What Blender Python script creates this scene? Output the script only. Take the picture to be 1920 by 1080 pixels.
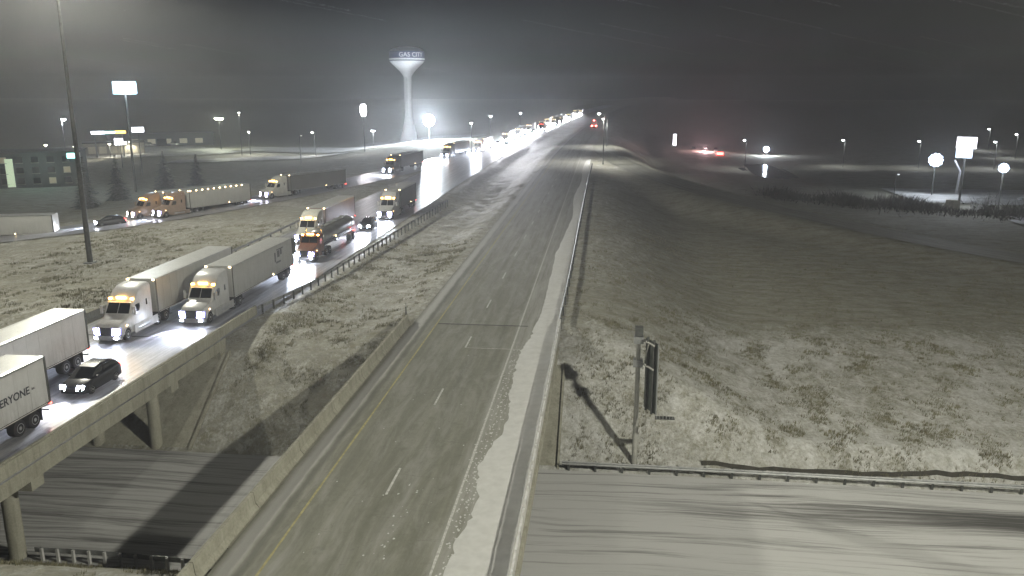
import bpy, math, random
import numpy as np
from mathutils import Vector, Matrix

random.seed(7); rng = np.random.default_rng(7)
R = math.radians
for o in list(bpy.data.objects): bpy.data.objects.remove(o)
sc = bpy.context.scene
col = sc.collection

# ------------------------------------------------------------------ camera
FPX = 1540.0
cam = bpy.data.cameras.new('camera'); camo = bpy.data.objects.new('camera', cam); col.objects.link(camo)
cam.sensor_width = 36.0; cam.lens = 36.0 * FPX / 1920.0
cam.clip_start = 0.1; cam.clip_end = 6000
camo.location = (0, 0, 20)
camo.rotation_euler = (R(90 - 13.6855), 0, R(6.3005))
sc.camera = camo

# ------------------------------------------------------------------ world, exposure, render settings
w = bpy.data.worlds.new('World'); sc.world = w; w.use_nodes = True
nt = w.node_tree; bgn = nt.nodes['Background']
sky = nt.nodes.new('ShaderNodeTexSky'); sky.sky_type = 'NISHITA'; sky.sun_disc = False
sky.sun_elevation = R(25); sky.sun_rotation = R(160)
hs = nt.nodes.new('ShaderNodeHueSaturation'); hs.inputs['Saturation'].default_value = 0.12
nt.links.new(sky.outputs[0], hs.inputs['Color']); nt.links.new(hs.outputs[0], bgn.inputs['Color'])
SKY = 0.0011
bgn.inputs['Strength'].default_value = SKY
sc.view_settings.view_transform = 'Standard'; sc.view_settings.look = 'None'
sc.view_settings.exposure = 0.0; sc.view_settings.gamma = 1.0; sc.view_settings.use_curve_mapping = False
cy = sc.cycles
cy.use_denoising = True
cy.max_bounces = 3; cy.diffuse_bounces = 1; cy.glossy_bounces = 2; cy.transmission_bounces = 2; cy.volume_bounces = 0
cy.transparent_max_bounces = 6
cy.sample_clamp_indirect = 2.0; cy.sample_clamp_direct = 300.0
cy.use_light_tree = True
cy.use_adaptive_sampling = True; cy.adaptive_threshold = 0.03; cy.adaptive_min_samples = 16
cy.caustics_reflective = False; cy.caustics_refractive = False

MAST_W = 114000.0      # a high-mast ring: six floodlights together
HAZE = 0.00066
WARM = (1.0, 0.97, 0.82); COOL = (0.80, 0.88, 1.0)

def lamp(name, kind, loc, power, color=(1, 1, 1), radius=0.2, direction=None, cone=160, blend=0.3, parent=None):
    l = bpy.data.lights.new(name, kind); l.energy = power; l.color = color; l.shadow_soft_size = radius
    if kind == 'SPOT': l.spot_size = R(cone); l.spot_blend = blend
    o = bpy.data.objects.new(name, l); col.objects.link(o)
    o.location = loc
    if direction is not None: o.rotation_euler = Vector(direction).to_track_quat('-Z', 'Y').to_euler()
    if parent: o.parent = parent
    return o

# ------------------------------------------------------------------ materials
MATS = {}
def nodes_of(m):
    m.use_nodes = True; t = m.node_tree
    return t, t.nodes, t.links, t.nodes['Principled BSDF']
def N(t, kind, **kw):
    n = t.nodes.new(kind)
    for k, v in kw.items():
        if k.startswith('i_'): n.inputs[int(k[2:]) if k[2:].isdigit() else k[2:].replace('_', ' ')].default_value = v
        else: setattr(n, k, v)
    return n
def noise(t, vec, scale, detail=6, rough=0.6, dist=0.0):
    n = N(t, 'ShaderNodeTexNoise'); n.inputs['Scale'].default_value = scale; n.inputs['Detail'].default_value = detail
    n.inputs['Roughness'].default_value = rough; n.inputs['Distortion'].default_value = dist
    if vec is not None: t.links.new(vec, n.inputs['Vector'])
    return n.outputs['Fac']
def ramp(t, fac, stops):
    n = N(t, 'ShaderNodeValToRGB'); e = n.color_ramp.elements
    while len(e) < len(stops): e.new(0.5)
    for k, (p, c) in enumerate(stops):
        e[k].position = p; e[k].color = (c, c, c, 1) if isinstance(c, (int, float)) else (*c, 1)
    t.links.new(fac, n.inputs['Fac']); return n.outputs['Color']
def mth(t, op, a, b=None, c=None, clamp=False):
    n = N(t, 'ShaderNodeMath', operation=op); n.use_clamp = clamp
    for k, v in enumerate((a, b, c)):
        if v is None: continue
        if isinstance(v, (int, float)): n.inputs[k].default_value = v
        else: t.links.new(v, n.inputs[k])
    return n.outputs[0]
def mixc(t, fac, a, b):
    n = N(t, 'ShaderNodeMix', data_type='RGBA')
    for k, v in ((0, fac), (6, a), (7, b)):
        if isinstance(v, (int, float)): n.inputs[k].default_value = v
        elif isinstance(v, tuple): n.inputs[k].default_value = (*v, 1) if len(v) == 3 else v
        else: t.links.new(v, n.inputs[k])
    return n.outputs[2]
def bump(t, b, h, strength=0.5, dist=0.05):
    n = N(t, 'ShaderNodeBump'); n.inputs['Strength'].default_value = strength; n.inputs['Distance'].default_value = dist
    t.links.new(h, n.inputs['Height']); t.links.new(n.outputs[0], b.inputs['Normal'])
def mapping(t, vec, scale):
    n = N(t, 'ShaderNodeMapping'); n.inputs['Scale'].default_value = scale; t.links.new(vec, n.inputs['Vector']); return n.outputs[0]
def gpos(t):
    return N(t, 'ShaderNodeNewGeometry').outputs['Position']
def ocoord(t):
    return N(t, 'ShaderNodeTexCoord').outputs['Object']

def plain(name, c, rough=0.6, metal=0.0, var=0.18, scale=2.0, spec=0.4, snowtop=0.0, grime=0.0):
    if name in MATS: return MATS[name]
    m = bpy.data.materials.new(name); t, ns, ls, b = nodes_of(m)
    o = ocoord(t)
    f = noise(t, o, scale, 5, 0.65)
    lo = tuple(x * (1 - var) for x in c); hi = tuple(min(1, x * (1 + var)) for x in c)
    cc = ramp(t, f, [(0.3, lo), (0.7, hi)])
    if snowtop:
        g = N(t, 'ShaderNodeNewGeometry'); s = N(t, 'ShaderNodeSeparateXYZ'); ls.new(g.outputs['Normal'], s.inputs[0])
        k = mth(t, 'MULTIPLY', mth(t, 'SUBTRACT', s.outputs[2], 0.55), 3.0, clamp=True)
        k = mth(t, 'MULTIPLY', k, ramp(t, noise(t, gpos(t), 2.2, 5), [(0.35, 0), (0.55, 1)]))
        cc = mixc(t, mth(t, 'MULTIPLY', k, snowtop), cc, (0.62, 0.63, 0.64))
    if grime:      # salt film and spray, thickest low down, run in streaks
        s = N(t, 'ShaderNodeSeparateXYZ'); ls.new(o, s.inputs[0])
        low = mth(t, 'SUBTRACT', 1.0, mth(t, 'DIVIDE', mth(t, 'SUBTRACT', s.outputs[2], .5), 2.4), clamp=True)
        st = ramp(t, noise(t, mapping(t, o, (2.5, 2.5, .35)), 1.0, 6, .7), [(.35, .1), (.7, 1)])
        k = mth(t, 'MULTIPLY', mth(t, 'MULTIPLY', mth(t, 'ADD', low, .18), st), grime, clamp=True)
        cc = mixc(t, k, cc, (.17, .165, .15))
    ls.new(cc, b.inputs['Base Color'])
    b.inputs['Roughness'].default_value = rough; b.inputs['Metallic'].default_value = metal
    b.inputs['Specular IOR Level'].default_value = spec
    MATS[name] = m; return m
def emit(name, c, strength):
    if name in MATS: return MATS[name]
    m = bpy.data.materials.new(name); t, ns, ls, b = nodes_of(m)
    b.inputs['Base Color'].default_value = (*[x * .5 for x in c], 1); b.inputs['Roughness'].default_value = 0.3
    b.inputs['Emission Color'].default_value = (*c, 1); b.inputs['Emission Strength'].default_value = strength
    if not (name in ('amber_glow', 'red_glow', 'headlight_glow')): m.cycles.emission_sampling = 'NONE'   # these have a lamp of their own beside them
    MATS[name] = m; return m

def ground_material():
    m = bpy.data.materials.new('snowy_grass'); t, ns, ls, b = nodes_of(m)
    p = gpos(t)
    a = N(t, 'ShaderNodeAttribute', attribute_name='snow').outputs['Fac']
    n0 = noise(t, p, 0.07, 4, 0.55, 0.5); n1 = noise(t, mapping(t, p, (1.0, 0.55, 1)), 0.9, 6, 0.7, 0.4); n2 = noise(t, mapping(t, p, (1.0, .7, 1)), 4.5, 6, 0.75)
    s = mth(t, 'ADD', mth(t, 'MULTIPLY', n1, 0.42), mth(t, 'MULTIPLY', n2, 0.36))
    s = mth(t, 'ADD', s, mth(t, 'MULTIPLY', n0, 0.22))
    s = mth(t, 'ADD', s, mth(t, 'MULTIPLY', mth(t, 'SUBTRACT', a, 0.5), 0.34))
    k = ramp(t, s, [(0.42, 0), (0.64, 1)])
    thin = ramp(t, noise(t, mapping(t, p, (.5, 1.2, 1)), .6, 7, .72), [(.35, .16), (.65, .50)])
    k = mth(t, 'MAXIMUM', k, thin)
    g = ramp(t, noise(t, p, 1.7, 6, 0.7), [(0.3, (0.085, 0.080, 0.042)), (0.55, (0.16, 0.150, 0.080)), (0.8, (0.23, 0.215, 0.125))])
    sn = ramp(t, noise(t, p, 2.5, 5), [(0.3, (0.50, 0.505, 0.49)), (0.7, (0.66, 0.665, 0.65))])
    ls.new(mixc(t, k, g, sn), b.inputs['Base Color'])
    b.inputs['Roughness'].default_value = 0.85; b.inputs['Specular IOR Level'].default_value = 0.2
    bump(t, b, mth(t, 'ADD', n2, n1), 1.0, 0.16)
    return m

def uvs(t):
    s = N(t, 'ShaderNodeSeparateXYZ'); u = N(t, 'ShaderNodeUVMap'); t.links.new(u.outputs[0], s.inputs[0]); return u.outputs[0], s.outputs[0], s.outputs[1]
def band(t, u, lo, hi, soft):
    a = mth(t, 'DIVIDE', mth(t, 'SUBTRACT', u, lo - soft), 2 * soft, clamp=True)
    b_ = mth(t, 'DIVIDE', mth(t, 'SUBTRACT', hi + soft, u), 2 * soft, clamp=True)
    return mth(t, 'MULTIPLY', a, b_)

def nb_material():
    m = bpy.data.materials.new('northbound_pavement'); t, ns, ls, b = nodes_of(m)
    uv, u, v = uvs(t)
    st = noise(t, mapping(t, uv, (2.2, 0.05, 1)), 1.0, 5, 0.6)          # long streaks
    fine = noise(t, mapping(t, uv, (1.0, 0.5, 1)), 3.0, 8, 0.75)
    blot = noise(t, mapping(t, uv, (1.0, 0.3, 1)), 0.35, 4, 0.6)
    f = mth(t, 'ADD', mth(t, 'MULTIPLY', st, .45), mth(t, 'ADD', mth(t, 'MULTIPLY', fine, .3), mth(t, 'MULTIPLY', blot, .25)))
    c = ramp(t, f, [(0.32, (0.11, 0.111, 0.088)), (0.5, (0.168, 0.17, 0.137)), (0.68, (0.24, 0.241, 0.20))])
    # worn wheel tracks are barer and darker
    for x in (-13.3, -11.5, -9.6, -7.8):
        c = mixc(t, mth(t, 'MULTIPLY', band(t, u, x - .35, x + .35, .3), .38), c, (0.14, 0.14, 0.117))
    # thin dry snow blown over the lanes, tar-sealed cracks, dark rubber patches
    dry = ramp(t, noise(t, mapping(t, uv, (.9, .16, 1)), 1.0, 7, .72, .6), [(.45, 0), (.75, .55)])
    c = mixc(t, dry, c, (.36, .362, .345))
    crack = ramp(t, noise(t, mapping(t, uv, (.35, 1.5, 1)), .55, 3, .5, 1.2), [(.494, 0), (.50, 1), (.506, 0)])
    c = mixc(t, mth(t, 'MULTIPLY', crack, .35), c, (.07, .07, .06))
    patch = ramp(t, noise(t, mapping(t, uv, (.5, .5, 1)), 1.1, 3, .5), [(.68, 0), (.74, .5)])
    c = mixc(t, patch, c, (.11, .11, .095))
    uw = mth(t, 'ADD', u, mth(t, 'MULTIPLY', mth(t, 'SUBTRACT', noise(t, mapping(t, uv, (0.6, .25, 1)), 1.2, 6, .7), .5), .5))
    # light dust of snow on both shoulders, thicker beyond the bridge
    dust = ramp(t, noise(t, mapping(t, uv, (3.0, .12, 1)), 1.0, 6, .7), [(.35, .15), (.65, .85)])
    c = mixc(t, mth(t, 'MULTIPLY', mth(t, 'MULTIPLY', band(t, uw, -7.0, -4.0, .15), dust), .55), c, (.42, .42, .41))
    c = mixc(t, mth(t, 'MULTIPLY', band(t, uw, -15.95, -15.25, .18), .8), c, (.40, .40, .39))
    c = mixc(t, mth(t, 'MULTIPLY', band(t, uw, -15.15, -14.75, .12), .55), c, (.07, .07, .062))
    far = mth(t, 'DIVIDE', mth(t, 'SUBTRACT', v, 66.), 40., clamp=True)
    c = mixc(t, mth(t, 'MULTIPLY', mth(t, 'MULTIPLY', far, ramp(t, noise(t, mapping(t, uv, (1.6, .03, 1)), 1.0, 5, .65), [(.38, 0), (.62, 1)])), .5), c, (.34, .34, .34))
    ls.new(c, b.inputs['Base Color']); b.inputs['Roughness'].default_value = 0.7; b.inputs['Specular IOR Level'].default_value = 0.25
    bump(t, b, fine, .25, .02)
    return m
def sb_material():
    m = bpy.data.materials.new('southbound_snowy_pavement'); t, ns, ls, b = nodes_of(m)
    uv, u, v = uvs(t)
    st = noise(t, mapping(t, uv, (2.4, 0.06, 1)), 1.0, 6, 0.62, .2)
    fine = noise(t, mapping(t, uv, (1.0, .35, 1)), 3.5, 7, 0.7)
    f = mth(t, 'ADD', mth(t, 'MULTIPLY', st, .7), mth(t, 'MULTIPLY', fine, .3))
    c = ramp(t, f, [(0.36, (0.12, 0.124, 0.14)), (0.52, (0.26, 0.265, 0.29)), (0.66, (0.44, 0.445, 0.48))])
    ls.new(c, b.inputs['Base Color']); b.inputs['Roughness'].default_value = 0.33; b.inputs['Specular IOR Level'].default_value = 0.5
    bump(t, b, f, .5, .03)
    return m
def cross_material():
    m = bpy.data.materials.new('drifted_snow_pavement'); t, ns, ls, b = nodes_of(m)
    uv, u, v = uvs(t)          # u across (metres from the near edge), v along
    wv = mth(t, 'MULTIPLY', mth(t, 'SUBTRACT', noise(t, mapping(t, uv, (.12, .05, 1)), 1.0, 3, .5), .5), 2.2)      # the streaks wander
    cmb = N(t, 'ShaderNodeCombineXYZ'); t.links.new(mth(t, 'ADD', u, wv), cmb.inputs[0]); t.links.new(v, cmb.inputs[1]); uv0 = uv; uv = cmb.outputs[0]
    s1 = noise(t, mapping(t, uv, (1.6, 0.045, 1)), 1.0, 8, 0.70, .5)
    s2 = noise(t, mapping(t, uv, (5.0, 0.11, 1)), 1.0, 7, 0.7, .3)
    f = mth(t, 'ADD', mth(t, 'MULTIPLY', s1, .60), mth(t, 'MULTIPLY', s2, .40))
    # the traffic lane next to the far shoulder is blown bare towards the east
    east = mth(t, 'DIVIDE', mth(t, 'SUBTRACT', v, -2.), 30., clamp=True)
    bare = mth(t, 'MULTIPLY', mth(t, 'MULTIPLY', band(t, mth(t, 'ADD', u, mth(t, 'MULTIPLY', s1, .8)), 9.6, 12.2, .6), east), .22)
    f = mth(t, 'SUBTRACT', f, bare)
    west = mth(t, 'DIVIDE', mth(t, 'SUBTRACT', -24., v), 10., clamp=True)
    f = mth(t, 'ADD', f, mth(t, 'SUBTRACT', .034, mth(t, 'MULTIPLY', west, .06)))
    c = ramp(t, f, [(0.33, (0.08, 0.08, 0.078)), (0.43, (0.26, 0.26, 0.256)), (0.53, (0.50, 0.505, 0.50))])
    ls.new(c, b.inputs['Base Color']); b.inputs['Roughness'].default_value = 0.7; b.inputs['Specular IOR Level'].default_value = 0.25
    bump(t, b, f, .4, .03)
    return m
def lot_material():
    m = bpy.data.materials.new('snowy_lot'); t, ns, ls, b = nodes_of(m)
    p = gpos(t)
    f = mth(t, 'ADD', mth(t, 'MULTIPLY', noise(t, mapping(t, p, (.3, 1, 1)), .25, 5, .6), .6), mth(t, 'MULTIPLY', noise(t, p, 2., 5), .4))
    ls.new(ramp(t, f, [(.35, (.2, .2, .205)), (.6, (.52, .525, .53))]), b.inputs['Base Color'])
    b.inputs['Roughness'].default_value = .6
    return m
def concrete_material():
    m = bpy.data.materials.new('weathered_concrete'); t, ns, ls, b = nodes_of(m)
    p = gpos(t)
    f = mth(t, 'ADD', mth(t, 'MULTIPLY', noise(t, mapping(t, p, (1, 1, .25)), 1.3, 6, .7), .6), mth(t, 'MULTIPLY', noise(t, p, 9, 5), .4))
    c = ramp(t, f, [(.3, (.18, .175, .14)), (.5, (.28, .275, .225)), (.7, (.36, .355, .30))])
    drip = ramp(t, noise(t, mapping(t, p, (2.2, 2.2, .12)), 1.0, 5, .65), [(.52, 0), (.72, .55)])
    c = mixc(t, drip, c, (.12, .115, .095))
    ls.new(c, b.inputs['Base Color']); b.inputs['Roughness'].default_value = .85; b.inputs['Specular IOR Level'].default_value = .2
    bump(t, b, f, .3, .02)
    return m
M_GROUND = ground_material(); M_NB = nb_material(); M_SB = sb_material(); M_CROSS = cross_material(); M_LOT = lot_material(); M_CONC = concrete_material()
M_CONCSNOW = plain('snow_plastered_concrete', (.42, .42, .40), .85, 0, .45, 1.6, .2, snowtop=.9)
M_SNOW = plain('packed_snow', (.52, .525, .515), .8, 0, .10, 1.5, .2)
M_STEEL = plain('galvanized_steel', (.30, .31, .31), .5, .6, .25, 3.0, .4)
M_STEELSNOW = plain('galvanized_steel_snow', (.26, .27, .27), .55, .5, .25, 3.0, .4, snowtop=.8)
M_DARKSTEEL = plain('weathered_steel', (.10, .105, .10), .6, .5, .3, 3.0)
M_RUBBER = plain('tyre_rubber', (.018, .018, .02), .8)
M_RIM = plain('wheel_metal', (.42, .43, .44), .35, .8)
M_GLASS = plain('dark_glass', (.012, .014, .018), .08, 0, .1, 1, .6)
M_BLACK = plain('black_plastic', (.022, .022, .025), .6)
M_CHASSIS = plain('chassis_metal', (.035, .035, .037), .65)
M_CHROME = plain('chrome', (.6, .61, .63), .18, 1.0, .05)
M_WHITEPAINT = plain('road_white_paint', (.44, .44, .42), .7, 0, .4, 5)
M_YELLOWPAINT = plain('road_yellow_paint', (.30, .27, .12), .7, 0, .4, 4)
M_ALU = plain('trailer_roof_aluminium', (.62, .63, .62), .33, .55, .08, 1.0)
E_HEAD = emit('headlight_glow', (.80, .86, 1.0), 90)
M_TAPE = plain('reflective_tape', (.62, .6, .58), .3)
E_HALO = emit('halo_glow_blue', (.42, .40, 1.0), 1.3)
E_AMBER = emit('amber_glow', (1.0, .50, .10), 45)
E_AMBERW = emit('pale_amber_glow', (1.0, .72, .38), 16)
E_RED = emit('red_glow', (1.0, .08, .06), 16)

# ------------------------------------------------------------------ mesh helpers
class MB:
    def __init__(s): s.v = []; s.f = []
    def add(s, vs, fs):
        k = len(s.v); s.v += [tuple(p) for p in vs]; s.f += [tuple(i + k for i in f) for f in fs]; return s
    def box(s, x0, x1, y0, y1, z0, z1):
        return s.add([(x0, y0, z0), (x1, y0, z0), (x1, y1, z0), (x0, y1, z0), (x0, y0, z1), (x1, y0, z1), (x1, y1, z1), (x0, y1, z1)],
                     [(3, 2, 1, 0), (4, 5, 6, 7), (0, 1, 5, 4), (1, 2, 6, 5), (2, 3, 7, 6), (3, 0, 4, 7)])
    def tube(s, p, q, r0, r1=None, n=10, caps=True):
        if r1 is None: r1 = r0
        p = Vector(p); q = Vector(q); d = (q - p).normalized()
        a = d.orthogonal().normalized(); b = d.cross(a)
        vs = []
        for c, r in ((p, r0), (q, r1)):
            for i in range(n):
                t = 2 * math.pi * i / n; vs.append(c + a * (r * math.cos(t)) + b * (r * math.sin(t)))
        fs = [(i, (i + 1) % n, n + (i + 1) % n, n + i) for i in range(n)]
        if caps: fs += [tuple(range(n - 1, -1, -1)), tuple(range(n, 2 * n))]
        return s.add(vs, fs)
    def lathe(s, prof, n=32, c=(0, 0, 0)):
        vs = []; m = len(prof)
        for r, z in prof:
            for i in range(n):
                t = 2 * math.pi * i / n; vs.append((c[0] + r * math.cos(t), c[1] + r * math.sin(t), c[2] + z))
        fs = []
        for j in range(m - 1):
            for i in range(n): fs.append((j * n + i, j * n + (i + 1) % n, (j + 1) * n + (i + 1) % n, (j + 1) * n + i))
        fs += [tuple(range(n - 1, -1, -1)), tuple(range((m - 1) * n, m * n))]
        return s.add(vs, fs)
    def loft(s, rings, caps=True):
        n = len(rings[0]); vs = [p for r in rings for p in r]; fs = []
        for j in range(len(rings) - 1):
            for i in range(n): fs.append((j * n + i, j * n + (i + 1) % n, (j + 1) * n + (i + 1) % n, (j + 1) * n + i))
        if caps: fs += [tuple(range(n - 1, -1, -1)), tuple(range((len(rings) - 1) * n, len(rings) * n))]
        return s.add(vs, fs)
    def quad(s, a, b, c, d): return s.add([a, b, c, d], [(0, 1, 2, 3)])
    def mesh(s, name, smooth=None, mat=None):
        me = bpy.data.meshes.new(name); me.from_pydata(s.v, [], s.f); me.update()
        if smooth is not None:
            me.polygons.foreach_set('use_smooth', [True] * len(me.polygons)); me.set_sharp_from_angle(angle=R(smooth))
        if mat: me.materials.append(mat)
        return me
def link(name, me, parent=None, loc=(0, 0, 0), rz=0.0):
    o = bpy.data.objects.new(name, me); col.objects.link(o); o.location = loc; o.rotation_euler = (0, 0, rz)
    if parent: o.parent = parent
    return o
def part(name, mb, mat, parent=None, smooth=None, loc=(0, 0, 0), rz=0.0):
    return link(name, mb.mesh(name, smooth, mat), parent, loc, rz)
def tag(o, label=None, cat=None, group=None, kind=None):
    if label: o['label'] = label
    if cat: o['category'] = cat
    if group: o['group'] = group
    if kind: o['kind'] = kind
    return o
def thing(name, label, cat, loc=(0, 0, 0), rz=0.0, group=None):
    o = link(name, None, None, loc, rz); o.empty_display_size = .5
    return tag(o, label, cat, group)
CACHE = {}
def cpart(key, name, fn, mat, parent, smooth=None, loc=(0, 0, 0)):
    k = (key, mat.name)
    if k not in CACHE: CACHE[k] = fn().mesh(name, smooth, mat)
    return link(name, CACHE[k], parent, loc)

# ------------------------------------------------------------------ alignments
def cx(y): return 13.0 * np.clip((np.asarray(y, float) - 230.) / 370., 0, None) ** 1.6
def smooth01(a): a = np.clip(a, 0, 1); return a * a * (3 - 2 * a)
def catmull(pts, step=3.0):
    P = [np.array(p, float) for p in pts]; P = [2 * P[0] - P[1]] + P + [2 * P[-1] - P[-2]]; out = []
    for i in range(1, len(P) - 2):
        n = max(2, int(np.linalg.norm(P[i + 1] - P[i]) / step))
        for k in range(n):
            t = k / n
            out.append(.5 * ((2 * P[i]) + (-P[i - 1] + P[i + 1]) * t + (2 * P[i - 1] - 5 * P[i] + 4 * P[i + 1] - P[i + 2]) * t * t + (-P[i - 1] + 3 * P[i] - 3 * P[i + 1] + P[i + 2]) * t ** 3))
    out.append(P[-2]); return np.array(out)
EXIT = catmull([(-38, 300, 0), (-41.5, 270, 0), (-46, 235, 0), (-52.0, 193, -.05), (-57.5, 170, -.2), (-64.5, 149, -.5), (-74.0, 130.5, -1.1), (-84, 121, -1.9), (-98, 114, -2.9), (-118, 108, -4.2), (-150, 103, -4.9)])
ENTRY = catmull([(-.5, 300, 0), (1.5, 262, -.05), (8, 222, -.6), (20, 187, -1.7), (36, 160, -3.0), (62, 130, -4.9), (92, 104, -5.4), (130, 80, -5.4)])
def pathz(X, Y, path, hw, fall, Z):
    d2 = np.full(X.shape, 1e9); zz = np.zeros(X.shape)
    for p in path:
        q = (X - p[0]) ** 2 + (Y - p[1]) ** 2; k = q < d2; d2[k] = q[k]; zz[k] = p[2]
    d = np.sqrt(d2); f = 1 - smooth01((d - hw) / fall)
    return Z * (1 - f) + (zz - .10) * f, d
def terrain(X, Y):
    c = cx(Y)
    xr = X - c
    zr = -.10 - 4.9 * smooth01((xr + 2.2) / 19.0)
    zr -= .9 * smooth01((X - 22) / 40.)
    zl = -.10 - .7 * smooth01((-xr - 48) / 14.0) - 4.3 * smooth01((-xr - 66) / 48.0)
    Z = np.where(xr > -9, zr, np.where(xr < -37, zl, -.10))
    med = smooth01((-xr - 17.2) / 4.) * smooth01((xr + 30.) / 4.)
    Z = Z - .8 * med
    Z, d1 = pathz(X, Y, EXIT, 6.0, 14., Z)
    Z, d2 = pathz(X, Y, ENTRY, 4.5, 11., Z)
    # pond basin and ditch line on the right
    Z = Z - 1.3 * np.exp(-(((X - 46) / 21.) ** 4 + ((Y - 283) / 40.) ** 4))
    # cutting of the crossroad
    t = np.abs(Y - 46.6) - 7.6
    cut = np.where(t < 0, -6.62, np.where(t < 8, -6.62 + t * (5.3 / 8), np.where(t < 15, -1.32 + (t - 8) * (1.25 / 7), 50)))
    Zc = np.minimum(Z, cut)
    return Zc, np.minimum(d1, d2)

# ground sheet
def axis(lo, hi, fine0, fine1, step, grow=1.13):
    a = list(np.arange(fine0, fine1 + .01, step)); s = step
    while a[-1] < hi: s *= grow; a.append(a[-1] + s)
    s = step
    while a[0] > lo: s *= grow; a.insert(0, a[0] - s)
    return np.array(a)
gx = axis(-1500, 1500, -90, 75, .75); gy = axis(-250, 1900, 24, 175, .75)
GX, GY = np.meshgrid(gx, gy)
GZ, GD = terrain(GX, GY)
GXR = GX - cx(GY)
onroad = ((GXR > -17.2) & (GXR < -2.6)) | ((GXR > -45.5) & (GXR < -29.5)) | (GD < 6.5) | (np.abs(GY - 46.6) < 8.0)
lump = np.zeros_like(GX)
for k in range(26):
    fx, fy = rng.normal(0, 1.4, 2); ph = rng.uniform(0, 6.28); lump += np.sin(GX * fx + GY * fy + ph)
lump = lump / 26 ** .5 * .045 + rng.normal(0, .018, GX.shape)
GZ = GZ + np.where(onroad, 0, lump) - np.where(onroad, .02, 0)
nx, ny = len(gx), len(gy)
me = bpy.data.meshes.new('ground')
idx = np.arange(nx * ny).reshape(ny, nx)
faces = np.stack([idx[:-1, :-1], idx[:-1, 1:], idx[1:, 1:], idx[1:, :-1]], -1).reshape(-1, 4)
me.from_pydata(np.stack([GX, GY, GZ], -1).reshape(-1, 3).tolist(), [], faces.tolist()); me.update()
me.polygons.foreach_set('use_smooth', [True] * len(me.polygons))
# how much snow lies where: thick by the crossroad, thin on the mown field, medium in the median
fieldedge = 78 + .10 * GX
snow = np.where(GXR > -9, .72 - .56 * smooth01((GY - fieldedge) / 16.), .54)
k_ = smooth01((GY - 60) / 14.) * (1 - smooth01((GXR - 2) / 16.)); snow = np.where(GXR > -9, snow * (1 - k_) + .48 * k_, snow)
snow = np.where(GXR < -46, .50 - .1 * smooth01((GY - 140) / 60), snow)
snow = np.where((GXR < -16) & (GXR > -30) & (GY < 70), .50, snow)
snow = np.where(GXR < -90, .30, snow)
snow = np.where((GXR > 20) & (GY > 130), .06, snow)
at_ = me.attributes.new('snow', 'FLOAT', 'POINT'); at_.data.foreach_set('value', snow.reshape(-1).astype(np.float32))
me.materials.append(M_GROUND)
tag(link('ground', me), kind='structure')

def strip(name, path, offs, mat, zlift=0.0, kind='structure', parent=None, v0=0.0, ragged=None):
    """a road sheet along a path of (x, y, z); offs are lateral offsets; uv = (offset, metres along)"""
    path = np.asarray(path, float); d = np.gradient(path[:, :2], axis=0); d /= np.linalg.norm(d, axis=1)[:, None]
    nrm = np.stack([d[:, 1], -d[:, 0]], 1)
    L = v0 + np.concatenate([[0], np.cumsum(np.linalg.norm(np.diff(path[:, :2], axis=0), axis=1))])
    V = []; UV = []; k = len(offs)
    for i in range(len(path)):
        for j, o in enumerate(offs):
            oo = o + (ragged(i, j) if ragged else 0)
            V.append((path[i, 0] + nrm[i, 0] * oo, path[i, 1] + nrm[i, 1] * oo, path[i, 2] + zlift)); UV.append((oo, L[i]))
    F = [(i * k + j, i * k + j + 1, (i + 1) * k + j + 1, (i + 1) * k + j) for i in range(len(path) - 1) for j in range(k - 1)]
    m_ = bpy.data.meshes.new(name); m_.from_pydata(V, [], F); m_.update()
    ul = m_.uv_layers.new(name='UVMap'); li = np.empty(len(m_.loops), np.int32); m_.loops.foreach_get('vertex_index', li)
    ul.data.foreach_set('uv', np.array(UV, np.float32)[li].reshape(-1))
    m_.materials.append(mat); o = link(name, m_, parent)
    if kind and not parent: o['kind'] = kind
    return o
ys_all = np.concatenate([np.arange(-60, 230, 6.), np.arange(230, 1000, 12.)])
FW = np.stack([cx(ys_all), ys_all, np.zeros_like(ys_all)], 1)        # the freeway's reference line (x = 0 at the camera)
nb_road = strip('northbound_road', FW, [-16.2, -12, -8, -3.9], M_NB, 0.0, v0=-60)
sb_road = strip('southbound_road', FW, [-44.2, -40, -35, -30.6], M_SB, 0.0, v0=-60)
ex_road = strip('exit_ramp', EXIT, [-5.2, -1.5, 1.5, 4.6], M_SB, 0.012)
en_road = strip('entrance_ramp', ENTRY, [-3.6, 0, 3.6], M_NB, 0.012)
xs = np.arange(-160, 240, 5.)
CROSS = np.stack([xs, np.full_like(xs, 46.6) + np.where(xs > 10, -(xs - 10) * .012, 0), np.full_like(xs, -6.5)], 1)
cr_road = strip('crossroad', CROSS, [7.6, 3, 0, -3, -7.3], M_CROSS, 0.0, v0=-160)
# uv of the crossroad: u measured from the near edge
ul = cr_road.data.uv_layers[0]
buf = np.empty(len(ul.data) * 2, np.float32); ul.data.foreach_get('uv', buf); buf[0::2] = 7.3 - buf[0::2]; ul.data.foreach_set('uv', buf)

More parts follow.
